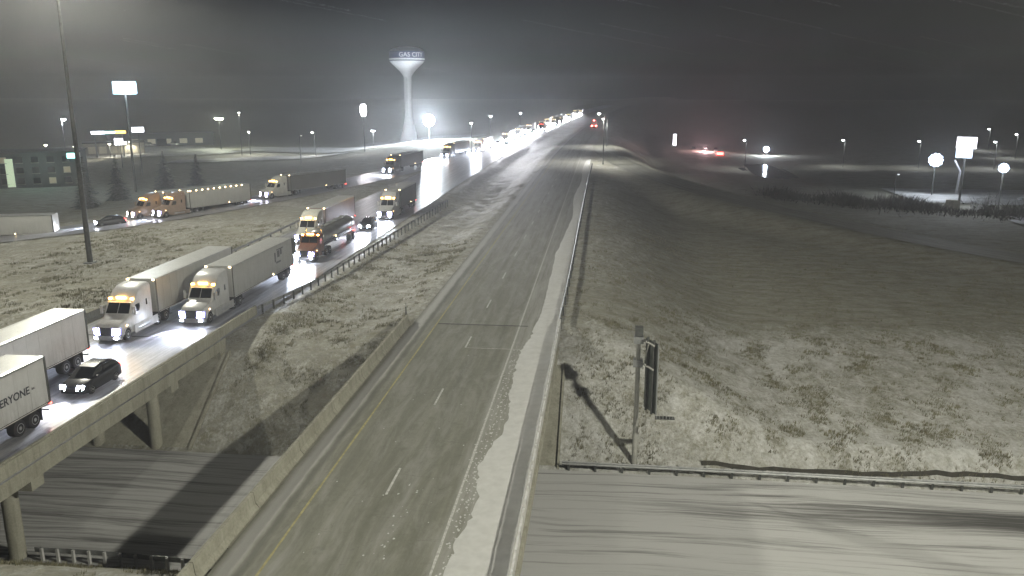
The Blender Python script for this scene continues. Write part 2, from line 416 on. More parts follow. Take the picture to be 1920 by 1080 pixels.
# ragged bank of ploughed snow on the right shoulder
yy = np.concatenate([np.arange(10, 130, .35), np.arange(130, 240, 2.)])
edge = -5.95 + .10 * np.cumsum(rng.normal(0, .35, len(yy))) * 0 + np.convolve(rng.normal(0, .62, len(yy) + 12), np.ones(13) / 13, 'valid') + rng.normal(0, .035, len(yy))
edge = np.where(yy > 66, -5.95 + (edge + 5.95) * .35 + .5 * smooth01((yy - 66) / 70.), edge)
edge += .5 * smooth01((yy - 55) / 25.) * np.sin(yy * .11) * .5 + .45 * smooth01((yy - 60) / 12) - .25 * smooth01((40 - yy) / 12)
mb = MB(); V = []
for i, y in enumerate(yy):
    o = float(cx(y)); e = edge[i]
    V += [(e + o, y, .003), (e + .14 + rng.normal(0, .02) + o, y, .03 + rng.normal(0, .006)), ((e - 3.6) / 2 + o + rng.normal(0, .05), y, .065 + rng.normal(0, .014)), (-3.60 + o, y, .17 + .04 * math.sin(y * .9) + rng.normal(0, .02)), (-3.56 + o, y, .003)]
mb.add(V, [(i * 5 + j, i * 5 + j + 1, i * 5 + j + 6, i * 5 + j + 5) for i in range(len(yy) - 1) for j in range(4)])
tag(part('shoulder_snow', mb, M_SNOW, None, 60), kind='structure')
# crumbs of snow dropped in the traffic lanes
mb = MB()
def crumb(x, y, r):
    vs = []
    for i in range(6):
        a = i * math.pi / 3; q = r * random.uniform(.6, 1.2); vs.append((x + q * math.cos(a), y + q * 1.6 * math.sin(a), .004))
    vs.append((x, y, .004 + r * .3)); mb.add(vs, [(i, (i + 1) % 6, 6) for i in range(6)])
for _ in range(22): crumb(-9.3 + random.gauss(0, .3), random.uniform(31, 38.5), random.uniform(.02, .065))
for _ in range(420):
    y = random.uniform(28, 62); crumb(-6.25 + random.gauss(0, .28) , y, random.uniform(.015, .07))
for _ in range(25): crumb(random.uniform(-13.5, -7.2), random.uniform(29, 64), random.uniform(.015, .05))
tag(part('snow_crumbs', mb, M_SNOW), 'crumbs of snow scattered on the northbound lanes', 'snow', kind='stuff')

# painted markings, parts of the road they lie on
def mark(name, pts, wdt, mat, road, z=.004):
    pts = np.array(pts, float); m_ = MB(); V = []
    for x, y in pts: V += [(x - wdt / 2, y, z), (x + wdt / 2, y, z)]
    m_.add(V, [(2 * i, 2 * i + 1, 2 * i + 3, 2 * i + 2) for i in range(len(pts) - 1)]); return part(name, m_, mat, road)
def worn_line(x, y0, y1, wdt, mat, name):
    yv = np.concatenate([np.arange(y0, min(y1, 120), .8), np.arange(120, y1, 8)])
    m_ = MB(); V = []
    for y in yv:
        a = wdt / 2 * random.uniform(.75, 1.1); o = float(cx(y)) + x; V += [(o - a, y, .004), (o + a, y, .004)]
    m_.add(V, [(2 * i, 2 * i + 1, 2 * i + 3, 2 * i + 2) for i in range(len(yv) - 1)]); part(name, m_, mat, nb_road)
worn_line(-6.82, 10, 260, .13, M_WHITEPAINT, 'edge_line')
worn_line(-14.1, 10, 260, .13, M_YELLOWPAINT, 'yellow_line')
for k in range(-2, 14):
    y = 38.5 + 12.2 * k
    mark('lane_dash', [(-10.5 + float(cx(y)), y - 1.5), (-10.5 + float(cx(y)), y + 1.5)], .13, M_WHITEPAINT, nb_road)

# ------------------------------------------------------------------ bridges
def parapet_ring(x, y, s, h=.85):
    """New Jersey shape; s = +1 when the traffic face looks towards +x"""
    pr = [(0, 0), (.44, 0), (.44, .08), (.26, .30), (.20, h), (0, h)]
    return [(x + s * a, y, z + .004) for a, z in (pr if s > 0 else pr)]
def parapet(parent, x, s, y0, y1, h=.85, seg=6.1, mat=None):
    y = y0
    while y < y1 - .2:
        e = min(y + seg, y1)
        m_ = MB(); a = parapet_ring(x, y + .022, s, h); b_ = parapet_ring(x, e - .022, s, h)
        if s < 0: a = a[::-1]; b_ = b_[::-1]
        m_.loft([b_, a]); part('parapet_panel', m_, mat or M_CONC, parent)
        y = e
br = thing('highway_bridge', 'concrete bridge carrying the bare nearer carriageway over the crossroad', 'bridge', (0, 0, 0))
Y0, Y1 = 31.4, 61.4
part('deck', MB().box(-16.75, -3.2, Y0, Y1, -.25, -.02), M_CONC, br)
for x in (-15.6, -12.6, -9.9, -7.1, -4.4):
    part('girder', MB().box(x - .28, x + .28, Y0 + .1, Y1 - .1, -1.25, -.252), M_CONC, br)
parapet(br, -16.72, 1, -20, 67.4); parapet(br, -3.24, -1, -20, 67.6, mat=M_CONCSNOW)
part('coping', MB().box(-16.80, -16.722, -20, Y1, -.42, .30), M_CONC, br)
part('coping', MB().box(-3.238, -3.10, -20, Y1, -.42, .22), M_CONC, br)
# steel railing on the right parapet: two long pipes on short posts
rail_r = part('railing', MB().tube((-3.36, 20, 1.02), (-3.36, 66, 1.02), .045, n=8), plain('pale_rail', (.42, .42, .40), .55, .2), br)
for k in range(20): part('railing_post', MB().box(-3.39, -3.33, 21 + k * 2.3, 21.06 + k * 2.3, .853, .985), M_STEEL, br)
for y in (46.6 - 8.6, 46.6 + 8.6):
    for x in (-14.2, -9.9, -5.6):
        part('pier_column', MB().tube((x, y, -7.0), (x, y, -1.9), .42, n=18), M_CONC, br, 40)
    part('pier_cap', MB().box(-16.2, -3.7, y - .5, y + .5, -1.9, -1.252), M_CONC, br)
part('abutment', MB().box(-16.7, -3.25, 61.42, 62.6, -3.0, -.06), M_CONC, br)
part('abutment', MB().box(-16.7, -3.25, 29.8, 31.38, -3.0, -.06), M_CONC, br)
def slope_slab(x0, x1, sgn):
    ya, yb = (54.3, 62.0) if sgn > 0 else (38.9, 31.2)
    m_ = MB(); V = [(x0, ya, -6.52), (x1, ya, -6.52), (x1, yb, -1.36), (x0, yb, -1.36)]
    V += [(x, y, z - .35) for x, y, z in V]
    if sgn < 0: m_.add(V, [(3, 2, 1, 0), (4, 5, 6, 7), (0, 1, 5, 4), (2, 3, 7, 6), (1, 2, 6, 5), (3, 0, 4, 7)])
    else: m_.add(V, [(0, 1, 2, 3), (7, 6, 5, 4), (1, 0, 4, 5), (3, 2, 6, 7), (2, 1, 5, 6), (0, 3, 7, 4)])
    return m_
part('slope_paving', slope_slab(-17.3, -2.75, 1), M_CONC, br)
part('slope_kerb', MB().loft([[(-2.75, 54.2, -6.55), (-2.58, 54.2, -6.55), (-2.58, 54.2, -6.32), (-2.75, 54.2, -6.32)], [(-2.75, 62.0, -1.4), (-2.58, 62.0, -1.4), (-2.58, 62.0, -1.17), (-2.75, 62.0, -1.17)]]), M_CONC, br)
M_TAR = plain('joint_tar', (.03, .03, .03), .7)
part('expansion_joint', MB().box(-14.0, -6.1, 67.80, 67.98, -.02, .006), M_TAR, br)
part('expansion_joint', MB().box(-10.4, -6.2, 61.33, 61.39, -.02, .006), M_WHITEPAINT, br)
part('parapet_end', MB().box(-16.9, -16.2, 66.9, 68.2, -.3, .42), M_CONC, br)

bs = thing('highway_bridge', 'concrete bridge under the queue of trucks, on round columns', 'bridge')
part('deck', MB().box(-44.8, -30.9, Y0, Y1, -.25, -.02), M_CONC, bs)
for x in (-43.5, -40.3, -37.2, -34.1, -31.5):
    part('girder', MB().box(x - .28, x + .28, Y0 + .1, Y1 - .1, -1.30, -.252), M_CONC, bs)
parapet(bs, -30.92, -1, -10, 69.); parapet(bs, -44.78, 1, -10, 69.)
part('coping', MB().box(-30.918, -30.80, -10, Y1, -1.0, .80), M_CONC, bs)
part('coping', MB().box(-44.90, -44.782, -10, Y1, -1.0, .80), M_CONC, bs)
for y in (39.3, 54.6):
    for x in (-42.4, -37.9, -33.2):
        part('pier_column', MB().tube((x, y, -7.0), (x, y, -1.95), .46, n=18), M_CONC, bs, 40)
    part('pier_cap', MB().box(-44.2, -31.3, y - .52, y + .52, -1.95, -1.302), M_CONC, bs)
part('abutment', MB().box(-44.7, -30.95, 61.42, 62.6, -3.0, -.06), M_CONC, bs)
part('abutment', MB().box(-44.7, -30.95, 29.8, 31.38, -3.0, -.06), M_CONC, bs)
part('slope_paving', slope_slab(-45.3, -30.5, 1), M_CONC, bs)
part('slope_paving', slope_slab(-45.3, -30.5, -1), M_CONC, bs)
part('slope_kerb', MB().loft([[(-30.5, 54.2, -6.55), (-30.3, 54.2, -6.55), (-30.3, 54.2, -6.3), (-30.5, 54.2, -6.3)], [(-30.5, 62.0, -1.4), (-30.3, 62.0, -1.4), (-30.3, 62.0, -1.15), (-30.5, 62.0, -1.15)]]), M_CONC, bs)
part('expansion_joint', MB().box(-43.5, -31.6, 61.3, 61.46, -.02, .006), M_TAR, bs)

# ------------------------------------------------------------------ guardrails
WB = [(0, -.155), (.05, -.12), (.075, -.08), (.04, -.03), (.01, 0), (.04, .03), (.075, .08), (.05, .12), (0, .155), (-.012, .155), (-.012, -.155)]
def guardrail(label, pts, spacing, h=.62, side=1, post_mat=None, group='guardrails'):
    pts = catmull(pts, 2.0)
    root = thing('guardrail', label, 'guardrail', tuple(pts[0]), 0, group)
    d = np.gradient(pts[:, :2], axis=0); d /= np.linalg.norm(d, axis=1)[:, None]; nrm = np.stack([d[:, 1], -d[:, 0]], 1) * side
    rings = []
    for i in range(len(pts)):
        q = pts[i] - pts[0]
        rings.append([(q[0] + nrm[i, 0] * (a + .1), q[1] + nrm[i, 1] * (a + .1), q[2] + h + z) for a, z in WB])
    if side > 0: rings = [r[::-1] for r in rings]
    part('rail', MB().loft(rings), M_STEELSNOW, root)
    L = np.concatenate([[0], np.cumsum(np.linalg.norm(np.diff(pts[:, :2], axis=0), axis=1))])
    pm = MB().box(-.07, .07, -.07, .07, -.5, h + .14).mesh('post', None, post_mat or M_DARKSTEEL)
    for s in np.arange(.5, L[-1], spacing):
        link('post', pm, root, tuple(np.array([np.interp(s, L, pts[:, k]) for k in range(3)]) - pts[0]))
    return root
guardrail('long guardrail flaring along the near edge of the truck-filled carriageway', [(-30.75, 69.2, 0), (-29.8, 76, -.05), (-29.2, 84, -.1), (-28.6, 105, -.1), (-28.0, 125, -.1), (-27.4, 144.5, -.1)], 1.9, side=-1)
guardrail('guardrail running up the right shoulder of the near carriageway beyond the bridge', [(-3.3, 67.8, 0), (-3.2, 90, 0), (-3.2, 130, 0), (-3.15, 180, 0), (-2.9, 224, 0)], 3.8, side=-1, h=.58)
guardrail('guardrail with posts along the far side of the crossroad, right of the bridge', [(-2.4, 54.1, -6.5), (10, 54.05, -6.5), (30, 53.8, -6.5), (62, 53.4, -6.5)], 1.9, side=1, h=.55)
guardrail('guardrail with pale posts on the near side of the crossroad, between the bridges', [(-32, 39.05, -6.55), (-28, 39.1, -6.55), (-24.0, 39.0, -6.6), (-19, 38.8, -6.6)], .95, side=-1, h=.72, post_mat=plain('snow_crusted_post', (.5, .5, .49), .8))
guardrail('guardrail partly hidden behind the trucks along the grass beyond the queue', [(-45.0, 69.2, 0), (-45.2, 90, -.1), (-45.6, 120, -.1)], 3.8, side=1, h=.6)
# marker post by the bridge end
dp = thing('delineator_post', 'thin dark marker post at the far corner of the near bridge', 'marker post', (-17.0, 68.6, -.2))
part('post', MB().box(-.05, .05, -.03, .03, -.3, 1.75), M_DARKSTEEL, dp)
part('reflector', MB().box(-.06, .06, -.045, -.032, 1.45, 1.72), M_WHITEPAINT, dp)
# dark ditch with a low timber edge behind the crossroad guardrail
m_ = MB(); V = []
xs_ = np.arange(7.5, 64, 1.0); 
for x in xs_:
    y = 55.05 + .18 * math.sin(x * .31) + random.uniform(-.1, .1); zz = float(terrain(np.array([x]), np.array([y]))[0][0])
    V += [(x, y - .2, zz - .1), (x, y, zz + .12 + random.uniform(0, .08)), (x, y + .3, zz + .03)]
m_.add(V, [(i * 3 + j, i * 3 + j + 1, i * 3 + j + 4, i * 3 + j + 3) for i in range(len(xs_) - 1) for j in range(2)])
tag(part('ditch_bank', m_, plain('wet_earth', (.045, .043, .035), .9, 0, .4, 2), None, 60), kind='structure')

# ------------------------------------------------------------------ cantilever sign seen from its edge
sg = thing('overhead_sign', 'cantilever road sign seen edge-on, its pale pole behind the crossroad guardrail', 'sign', (2.75, 54.9, -6.3))
M_POLE = plain('grey_pole', (.40, .40, .37), .5, .3, .15, 2)
part('pole', MB().tube((0, 0, -.4), (0, 0, 10.2), .20, .15, 16), M_POLE, sg, 40)
part('base_plate', MB().box(-.4, .4, -.4, .4, -.05, .08), M_STEEL, sg)
part('pole_cap', MB().box(-.27, .27, -.27, .27, 9.75, 10.35), M_DARKSTEEL, sg)
for z in (7.75, 9.45):
    part('arm', MB().tube((.25, 0, z), (.95, -1.7, z + .08), .10, .07, 10), M_POLE, sg, 40)
    part('flange', MB().box(-.33, .33, -.33, .33, z - .25, z + .25), M_STEEL, sg)
for k in range(1):
    y = -.4; part('brace', MB().tube((.35 - y * .1, y, 7.78), (.55 - y * .1, y - 1.0, 9.5), .05, n=6), M_POLE, sg)
pn = part('sign_panel', MB().box(-.03, .03, -1.6, 0, 4.7, 9.7), plain('sign_back', (.10, .115, .105), .5, .4), sg, None, (.50, -.45, 0), R(27))
part('panel_edge', MB().box(-.04, .04, -1.66, -1.602, 4.7, 9.7), M_RIM, pn)
for y in (-.4, -1.2): part('mounting_beam', MB().box(-.16, -.032, y - .05, y + .05, 4.6, 9.9), M_DARKSTEEL, pn)
wk = part('catwalk', MB().box(1.2, 2.5, -2.1, -1.6, 4.45, 4.50), M_DARKSTEEL, sg)
for k in range(6): part('catwalk_bar', MB().box(1.25 + k * .22, 1.3 + k * .22, -2.1, -2.06, 4.50, 4.7), M_STEEL, wk)

# ------------------------------------------------------------------ high-mast lights
def mast(label, x, y, z, h, group, power):
    t = thing('high_mast_light', label, 'light mast', (x, y, z), 0, group)
    part('pole', MB().tube((0, 0, -.3), (0, 0, h), .33, .13, 16), M_DARKSTEEL, t, 40)
    part('base_plate', MB().box(-.55, .55, -.55, .55, -.1, .12), M_STEEL, t)
    part('ring', MB().lathe([(.75, h - .5), (.9, h - .5), (.9, h - .35), (.75, h - .35)], 20), M_STEEL, t)
    for k in range(6):
        a = k * math.pi / 3
        p = (1.15 * math.cos(a), 1.15 * math.sin(a), h - .55)
        hd = part('luminaire', MB().lathe([(.12, .28), (.30, .12), (.34, -.02), (.30, -.02)], 14, p), M_STEEL, t, 40)
        part('lens', MB().lathe([(.28, -.03), (.24, -.10), (.05, -.13)], 14, p), emit('mast_lens', WARM, 120), hd)
    lo = lamp('mast_lamp', 'SPOT', (0, 0, h - .95), power, WARM, .9, (0, 0, -1), 165, .25, t)
    # wide-throw optics: less light straight down, most of it at 55 to 75 degrees
    lt_ = lo.data; lt_.use_nodes = True; q = lt_.node_tree; em = q.nodes['Emission']
    sx = N(q, 'ShaderNodeSeparateXYZ'); q.links.new(N(q, 'ShaderNodeTexCoord').outputs['Normal'], sx.inputs[0])
    f_ = mth(q, 'ADD', mth(q, 'MULTIPLY', mth(q, 'SUBTRACT', 1.0, mth(q, 'ABSOLUTE', sx.outputs[2])), 2.2), .3)
    q.links.new(f_, em.inputs['Strength'])
    return t
mast('tall dark light mast rising from the grass between carriageway and exit ramp', -62.0, 92.0, -.75, 36.2, 'high mast lights', MAST_W * 1.08)
mast('tall light mast behind the camera on the right verge', 29.4, 20.0, -4.2, 36.0, 'high mast lights', MAST_W)

mast('unseen light mast added behind the camera to lighten the shadows', -24.0, -46.0, -1.0, 35.0, 'high mast lights', MAST_W * .50)  # out-of-view mast added as fill for the bridge shadows

# ------------------------------------------------------------------ vehicles
def ring(y, hw, zb, zt, r, n=0):
    return [(-hw, y, zb), (hw, y, zb), (hw, y, zt - r), (hw - .30 * r, y, zt - .30 * r), (hw - r, y, zt), (-hw + r, y, zt), (-hw + .30 * r, y, zt - .30 * r), (-hw, y, zt - r)][::-1]
def wheel(parent, x, y, r, wd, key):
    o = cpart(('tyre', key), 'wheel', lambda: MB().loft([[(s, (r - c) * math.cos(a), (r - c) * math.sin(a)) for a in np.linspace(0, 2 * math.pi, 20, endpoint=False)] for s, c in ((-wd / 2, .06), (-wd / 2 + .05, 0), (wd / 2 - .05, 0), (wd / 2, .06))]), M_RUBBER, parent, 40, (x, y, r))
    s = 1 if x > 0 else -1
    cpart(('rim', key, s), 'rim', lambda: MB().loft([[(s * q, k * r * math.cos(a), k * r * math.sin(a)) for a in np.linspace(0, 2 * math.pi, 14, endpoint=False)] for q, k in ((wd / 2 - .02, .60), (wd / 2 + .012, .58), (wd / 2 - .05, .30), (wd / 2 + .03, .18))]), M_RIM, o, 30)
    return o
SLEEPER = [(.0, .86, .62, 1.10, .10), (.10, 1.02, .50, 1.32, .14), (.45, 1.10, .48, 1.60, .22), (1.5, 1.14, .48, 1.86, .26), (1.78, 1.16, .48, 1.98, .2), (2.42, 1.19, .48, 2.92, .2), (2.62, 1.20, .48, 3.12, .28), (3.25, 1.22, .48, 3.72, .35), (3.9, 1.23, .48, 3.98, .35), (4.9, 1.23, .48, 4.05, .3)]
DAYCAB = [(.0, .86, .62, 1.15, .10), (.10, 1.02, .50, 1.36, .14), (.5, 1.08, .48, 1.66, .2), (1.6, 1.12, .48, 1.88, .24), (1.85, 1.15, .48, 1.98, .2), (2.30, 1.18, .48, 2.80, .2), (2.5, 1.19, .48, 2.92, .22), (3.6, 1.19, .48, 2.95, .22)]
def truck(label, x, y, z=0.0, rz=0.0, cab=(.5, .5, .5), cabname='white', kind='sleeper', box=(.55, .55, .55), boxname='white', trailer='box', tl=15.0, lights=True, beam=9000, group='trucks queueing towards the camera', rowlights=False, tractor=True, markers=True, amber=None, head=None, beam_dir=(0, -1, -.36)):
    t = thing('semi_truck', label, 'truck', (x, y, z), rz, group)
    mc = plain('cab_paint_' + cabname, cab, .32, 0, .12, 1.2, .5, grime=.55); mbx = plain('trailer_skin_' + boxname, box, .45, .1, .07, .8, .4, grime=.7)
    EA = amber or E_AMBER; EH = head or E_HEAD
    day = kind == 'day'; prof = DAYCAB if day else SLEEPER; ce = prof[-1][0]
    t0 = ce + .75
    if tractor:
        c = cpart('cab' + kind, 'cab', lambda: MB().loft([ring(*p) for p in prof]), mc, t, 28)
        a, b_ = (1.85, 1.98), (2.30, 2.80)
        if not day: a, b_ = (1.78, 1.98), (2.42, 2.92)
        def ws():
            n_ = Vector((0, -(b_[1] - a[1]), (b_[0] - a[0]))).normalized() * .018
            g = lambda f_, hx: (hx, a[0] + (b_[0] - a[0]) * f_ + n_.y, a[1] + (b_[1] - a[1]) * f_ + n_.z)
            return MB().quad(g(.06, -1.0), g(.06, -.03), g(.93, -.03), g(.93, -.94)).quad(g(.06, .03), g(.06, 1.0), g(.93, .94), g(.93, .03))
        cpart('ws' + kind, 'windshield', ws, M_GLASS, c)
        xw = 1.20 if not day else 1.175
        for s in (-1, 1):
            cpart(('sw', kind, s), 'side_window', lambda: MB().add([(s * (xw + .012), 2.25, 2.02), (s * (xw + .012), 3.15, 2.02), (s * (xw + .022), 3.15, 2.66), (s * (xw + .022), 2.52, 2.66)], [(0, 1, 2, 3) if s > 0 else (3, 2, 1, 0)]), M_GLASS, c)
            if not day: cpart(('slw', s), 'sleeper_window', lambda: MB().box(*sorted((s * 1.226, s * 1.245)), 4.05, 4.25, 2.25, 2.75), M_GLASS, c)
            cpart(('door', kind, s), 'door_seam', lambda: MB().box(*sorted((s * (xw - .02), s * (xw + .016))), 3.24, 3.265, .75, 2.85), M_BLACK, c)
            hl = cpart(('hl', s), 'headlight', lambda: MB().loft([[(s * .55, -.08, .76), (s * 1.06, .06, .78), (s * 1.12, .10, 1.20), (s * .60, -.04, 1.24)], [(s * .55, .12, .76), (s * 1.06, .22, .78), (s * 1.12, .26, 1.20), (s * .60, .16, 1.24)]]), EH if lights else M_CHROME, t)
            if lights:
                cpart(('hlhalo', s), 'headlight_halo', lambda: MB().loft([[(s * .47, -.055, .69), (s * 1.14, .10, .71), (s * 1.20, .14, 1.27), (s * .52, -.015, 1.31)], [(s * .47, .10, .69), (s * 1.14, .24, .71), (s * 1.20, .28, 1.27), (s * .52, .14, 1.31)]]), E_HALO, hl)  # glowing blue-violet shell drawn as the glare halo round the headlight
                cpart(('lglow', s), 'added_glow', lambda: MB().box(*sorted((s * .70, s * .98)), -.115, -.02, .42, .56), EH, t)  # glowing bumper box added to enlarge the headlight glare
            cpart(('mir', s), 'mirror', lambda: MB().box(*sorted((s * 1.36, s * 1.56)), 1.92, 2.02, 1.95, 2.62).box(*sorted((s * 1.15, s * 1.37)), 1.96, 2.0, 2.3, 2.34), mc if not day else M_CHROME, t)
            cpart(('fend', s), 'fender', lambda: MB().loft([[(s * .78, 1.15 + .60 * math.cos(q), .55 + .60 * math.sin(q)) for q in np.linspace(.15, 3.0, 9)] + [(s * .78, 1.15 + .54 * math.cos(q), .55 + .54 * math.sin(q)) for q in np.linspace(3.0, .15, 9)], [(s * 1.21, 1.15 + .60 * math.cos(q), .55 + .60 * math.sin(q)) for q in np.linspace(.15, 3.0, 9)] + [(s * 1.21, 1.15 + .54 * math.cos(q), .55 + .54 * math.sin(q)) for q in np.linspace(3.0, .15, 9)]]), mc, t)
            cpart(('tank', kind, s), 'fuel_tank', lambda: MB().tube((s * 1.0, 2.6, .62), (s * 1.0, ce - .3, .62), .30, n=16), M_CHROME if day else M_RIM, t, 40)
            if not day: cpart(('skirt', s), 'side_fairing', lambda: MB().box(*sorted((s * 1.235, s * 1.28)), 2.0, 5.6, .34, 1.02), mc, t)
            wheel(t, s * 1.02, 1.15, .52, .30, 'steer')
            for q in (ce + .85, ce + 2.15): wheel(t, s * .95, q, .51, .56, 'dual')
        cpart('grille' + kind, 'grille', lambda: MB().box(-.48, .48, -.035, .06, .66, 1.42 if day else 1.36), M_BLACK, t)
        cpart('bump', 'bumper', lambda: MB().loft([[(-1.18, .12, .34), (-.7, -.10, .30), (.7, -.10, .30), (1.18, .12, .34), (1.18, .34, .34), (-1.18, .34, .34)], [(-1.18, .10, .66), (-.7, -.12, .68), (.7, -.12, .68), (1.18, .10, .66), (1.18, .34, .66), (-1.18, .34, .66)]]), M_CHROME if day else M_RIM, t)
        cpart('frame' + kind, 'chassis_frame', lambda: MB().box(-.45, -.35, .4, ce + 2.7, .62, .88).box(.35, .45, .4, ce + 2.7, .62, .88).box(-.35, .35, ce + .9, ce + 1.9, .86, 1.08), M_CHASSIS, t)
        cpart('axle' + kind, 'axle', lambda: MB().tube((-1, 1.15, .52), (1, 1.15, .52), .07).tube((-1, ce + .85, .51), (1, ce + .85, .51), .11).tube((-1, ce + 2.15, .51), (1, ce + 2.15, .51), .11), M_CHASSIS, t)
        if day:
            for s in (-1, 1): cpart(('ex', s), 'exhaust_stack', lambda: MB().tube((s * .95, ce + .12, .9), (s * .95, ce + .12, 3.6), .075, n=10), M_CHROME, t, 40)
        if markers:
            mz, my = (3.14, 2.56) if not day else (2.93, 2.42)
            for q in (-.95, -.28, 0, .28, .95):
                cpart('cabmark', 'marker_light', lambda: MB().box(-.12, .12, -.06, .06, 0, .13), EA, t, None, (q, my, mz - (.10 if abs(q) > .5 else 0)))
        cpart('visor' + kind, 'sun_visor', (lambda: MB().box(-1.02, 1.02, 2.12, 2.36, 2.86, 2.90)) if not day else (lambda: MB().box(-1.0, 1.0, 2.02, 2.26, 2.76, 2.80)), mc if not day else M_BLACK, c)
        for s in (-1, 1):
            cpart('turn', 'turn_signal', lambda: MB().box(-.03, .03, -.07, .07, -.05, .05), emit('turn_glow', (1, .62, .3), 7), t, None, (s * 1.22, 1.05, 1.28))
    if trailer == 'box':
        y0, y1 = t0, t0 + tl
        bx = cpart(('box', tl, kind), 'trailer_box', lambda: MB().box(-1.29, 1.29, y0, y1, 1.18, 4.06), mbx, t)
        cpart(('roof', tl, kind), 'roof', lambda: MB().loft([[(-1.27, y0 + .03, 4.063), (1.27, y0 + .03, 4.063), (1.1, y0 + .03, 4.09), (-1.1, y0 + .03, 4.09)][::-1], [(-1.27, y1 - .03, 4.063), (1.27, y1 - .03, 4.063), (1.1, y1 - .03, 4.09), (-1.1, y1 - .03, 4.09)][::-1]]), M_ALU if boxname != 'dark' else plain('dull_roof', (.35, .35, .35), .5, .2), bx)
        cpart(('rail', tl, kind), 'bottom_rail', lambda: MB().box(-1.315, 1.315, y0, y1, 1.06, 1.178), M_CHASSIS, bx)
        for s in (-1, 1):
            cpart(('toprail', tl, kind, s), 'top_rail', lambda: MB().box(*sorted((s * 1.292, s * 1.318)), y0, y1, 3.94, 4.058), M_RIM, bx)
            cpart(('fcorner', kind, s), 'corner_post', lambda: MB().box(*sorted((s * 1.292, s * 1.325)), y0, y0 + .16, 1.18, 4.05), M_DARKSTEEL, bx)
            cpart(('rcorner', tl, kind, s), 'corner_post', lambda: MB().box(*sorted((s * 1.292, s * 1.33)), y1 - .14, y1 + .02, 1.10, 4.07), M_DARKSTEEL, bx)
            k = 0
            for yy_ in np.arange(y0 + 1.22, y1 - .5, 1.22):
                cpart(('seam', s), 'panel_seam', lambda: MB().box(*sorted((s * 1.2905, s * 1.300)), -.016, .016, 1.20, 3.93), mbx, bx, None, (0, yy_, 0))
            cpart(('rdoor', tl, kind, s), 'rear_door', lambda: MB().box(*sorted((s * .01, s * 1.22)), y1 + .003, y1 + .04, 1.24, 3.96), mbx, bx)
            cpart(('tape', tl, kind, s), 'reflective_tape', lambda: MB().box(*sorted((s * 1.316, s * 1.319)), y0 + .3, y1 - .3, 1.095, 1.14), M_TAPE, bx)
            if lights: cpart(('tl', tl, kind, s), 'tail_light', lambda: MB().box(*sorted((s * .95, s * 1.28)), y1 + .02, y1 + .12, .96, 1.08), E_RED, bx)
            if markers and lights:
                cpart(('tm', kind, s), 'marker_light', lambda: MB().box(*sorted((s * 1.06, s * 1.24)), y0 - .06, y0 - .004, 3.96, 4.08), E_AMBERW, bx)
                cpart(('sm', tl, kind, s), 'marker_light', lambda: MB().box(*sorted((s * 1.30, s * 1.345)), y0 + tl * .62, y0 + tl * .62 + .13, 1.2, 1.3), E_AMBERW, bx)
            if rowlights and s > 0:
                for q in range(10): cpart(('row',), 'marker_light', lambda: MB().box(1.31, 1.39, -.1, .1, 3.96, 4.12), E_AMBERW, bx, None, (0, y0 + .3 + q * (tl - 2.2) / 9, 0))
            for q in (y1 - 2.75, y1 - 1.45): wheel(t, s * .97, q, .50, .56, 'dual')
            cpart(('flap', tl, kind, s), 'mud_flap', lambda: MB().box(*sorted((s * .68, s * 1.26)), y1 - .82, y1 - .80, .22, 1.05), M_BLACK, t)
            cpart(('lg', kind, s), 'landing_gear', lambda: MB().box(*sorted((s * .62, s * .78)), y0 + 2.75, y0 + 2.92, .28, 1.06).box(*sorted((s * .5, s * .9)), y0 + 2.66, y0 + 3.0, .24, .28), M_CHASSIS, t)
        cpart(('fr', tl, kind), 'front_wall', lambda: MB().box(-1.20, 1.20, y0 - .02, y0 - .003, 1.25, 3.9), mbx, bx)
        cpart(('bog', tl, kind), 'axle_frame', lambda: MB().box(-.55, -.42, y1 - 3.6, y1 - .6, .62, 1.06).box(.42, .55, y1 - 3.6, y1 - .6, .62, 1.06).tube((-1, y1 - 2.75, .5), (1, y1 - 2.75, .5), .08).tube((-1, y1 - 1.45, .5), (1, y1 - 1.45, .5), .08), M_CHASSIS, t)
        cpart(('icc', tl, kind), 'underride_guard', lambda: MB().box(-1.15, 1.15, y1 - .05, y1 + .05, .52, .64).box(-.6, -.5, y1 - .04, y1 + .03, .64, 1.06).box(.5, .6, y1 - .04, y1 + .03, .64, 1.06), M_RIM, t)
    elif trailer == 'tank':
        y0, y1 = t0 + .1, t0 + tl
        tk = cpart(('tk', tl), 'tank', lambda: MB().loft([[(r_ * 1.18 * math.cos(a), q, 2.25 + .95 * r_ * math.sin(a)) for a in np.linspace(0, 2 * math.pi, 24, endpoint=False)] for q, r_ in ((y0, .55), (y0 + .12, .82), (y0 + .35, .97), (y0 + .6, 1), (y1 - .6, 1), (y1 - .35, .97), (y1 - .12, .82), (y1, .55))]), plain('tank_shell', (.42, .42, .41), .30, .75, .12, 1.0), t, 40)
        cpart(('tkw', tl), 'walkway', lambda: MB().box(-.32, .32, y0 + 2, y1 - 2, 3.19, 3.24), M_STEEL, tk)
        for q in np.linspace(y0 + 2.2, y1 - 2.2, 4): cpart('hatch', 'hatch', lambda: MB().tube((0, 0, 3.2), (0, 0, 3.42), .26, n=12), M_STEEL, tk, 40, (0, q, 0))
        for q in np.linspace(y0 + .9, y1 - .9, 5): cpart('band', 'tank_band', lambda: MB().loft([[(1.195 * math.cos(a), s, 2.25 + .965 * math.sin(a)) for a in np.linspace(0, 2 * math.pi, 24, endpoint=False)] for s in (-.05, .05)]), M_RIM, tk, 40, (0, q, 0))
        cpart(('tkf', tl), 'subframe', lambda: MB().box(-.55, -.4, y0, y1, 1.0, 1.36).box(.4, .55, y0, y1, 1.0, 1.36), M_CHASSIS, t)
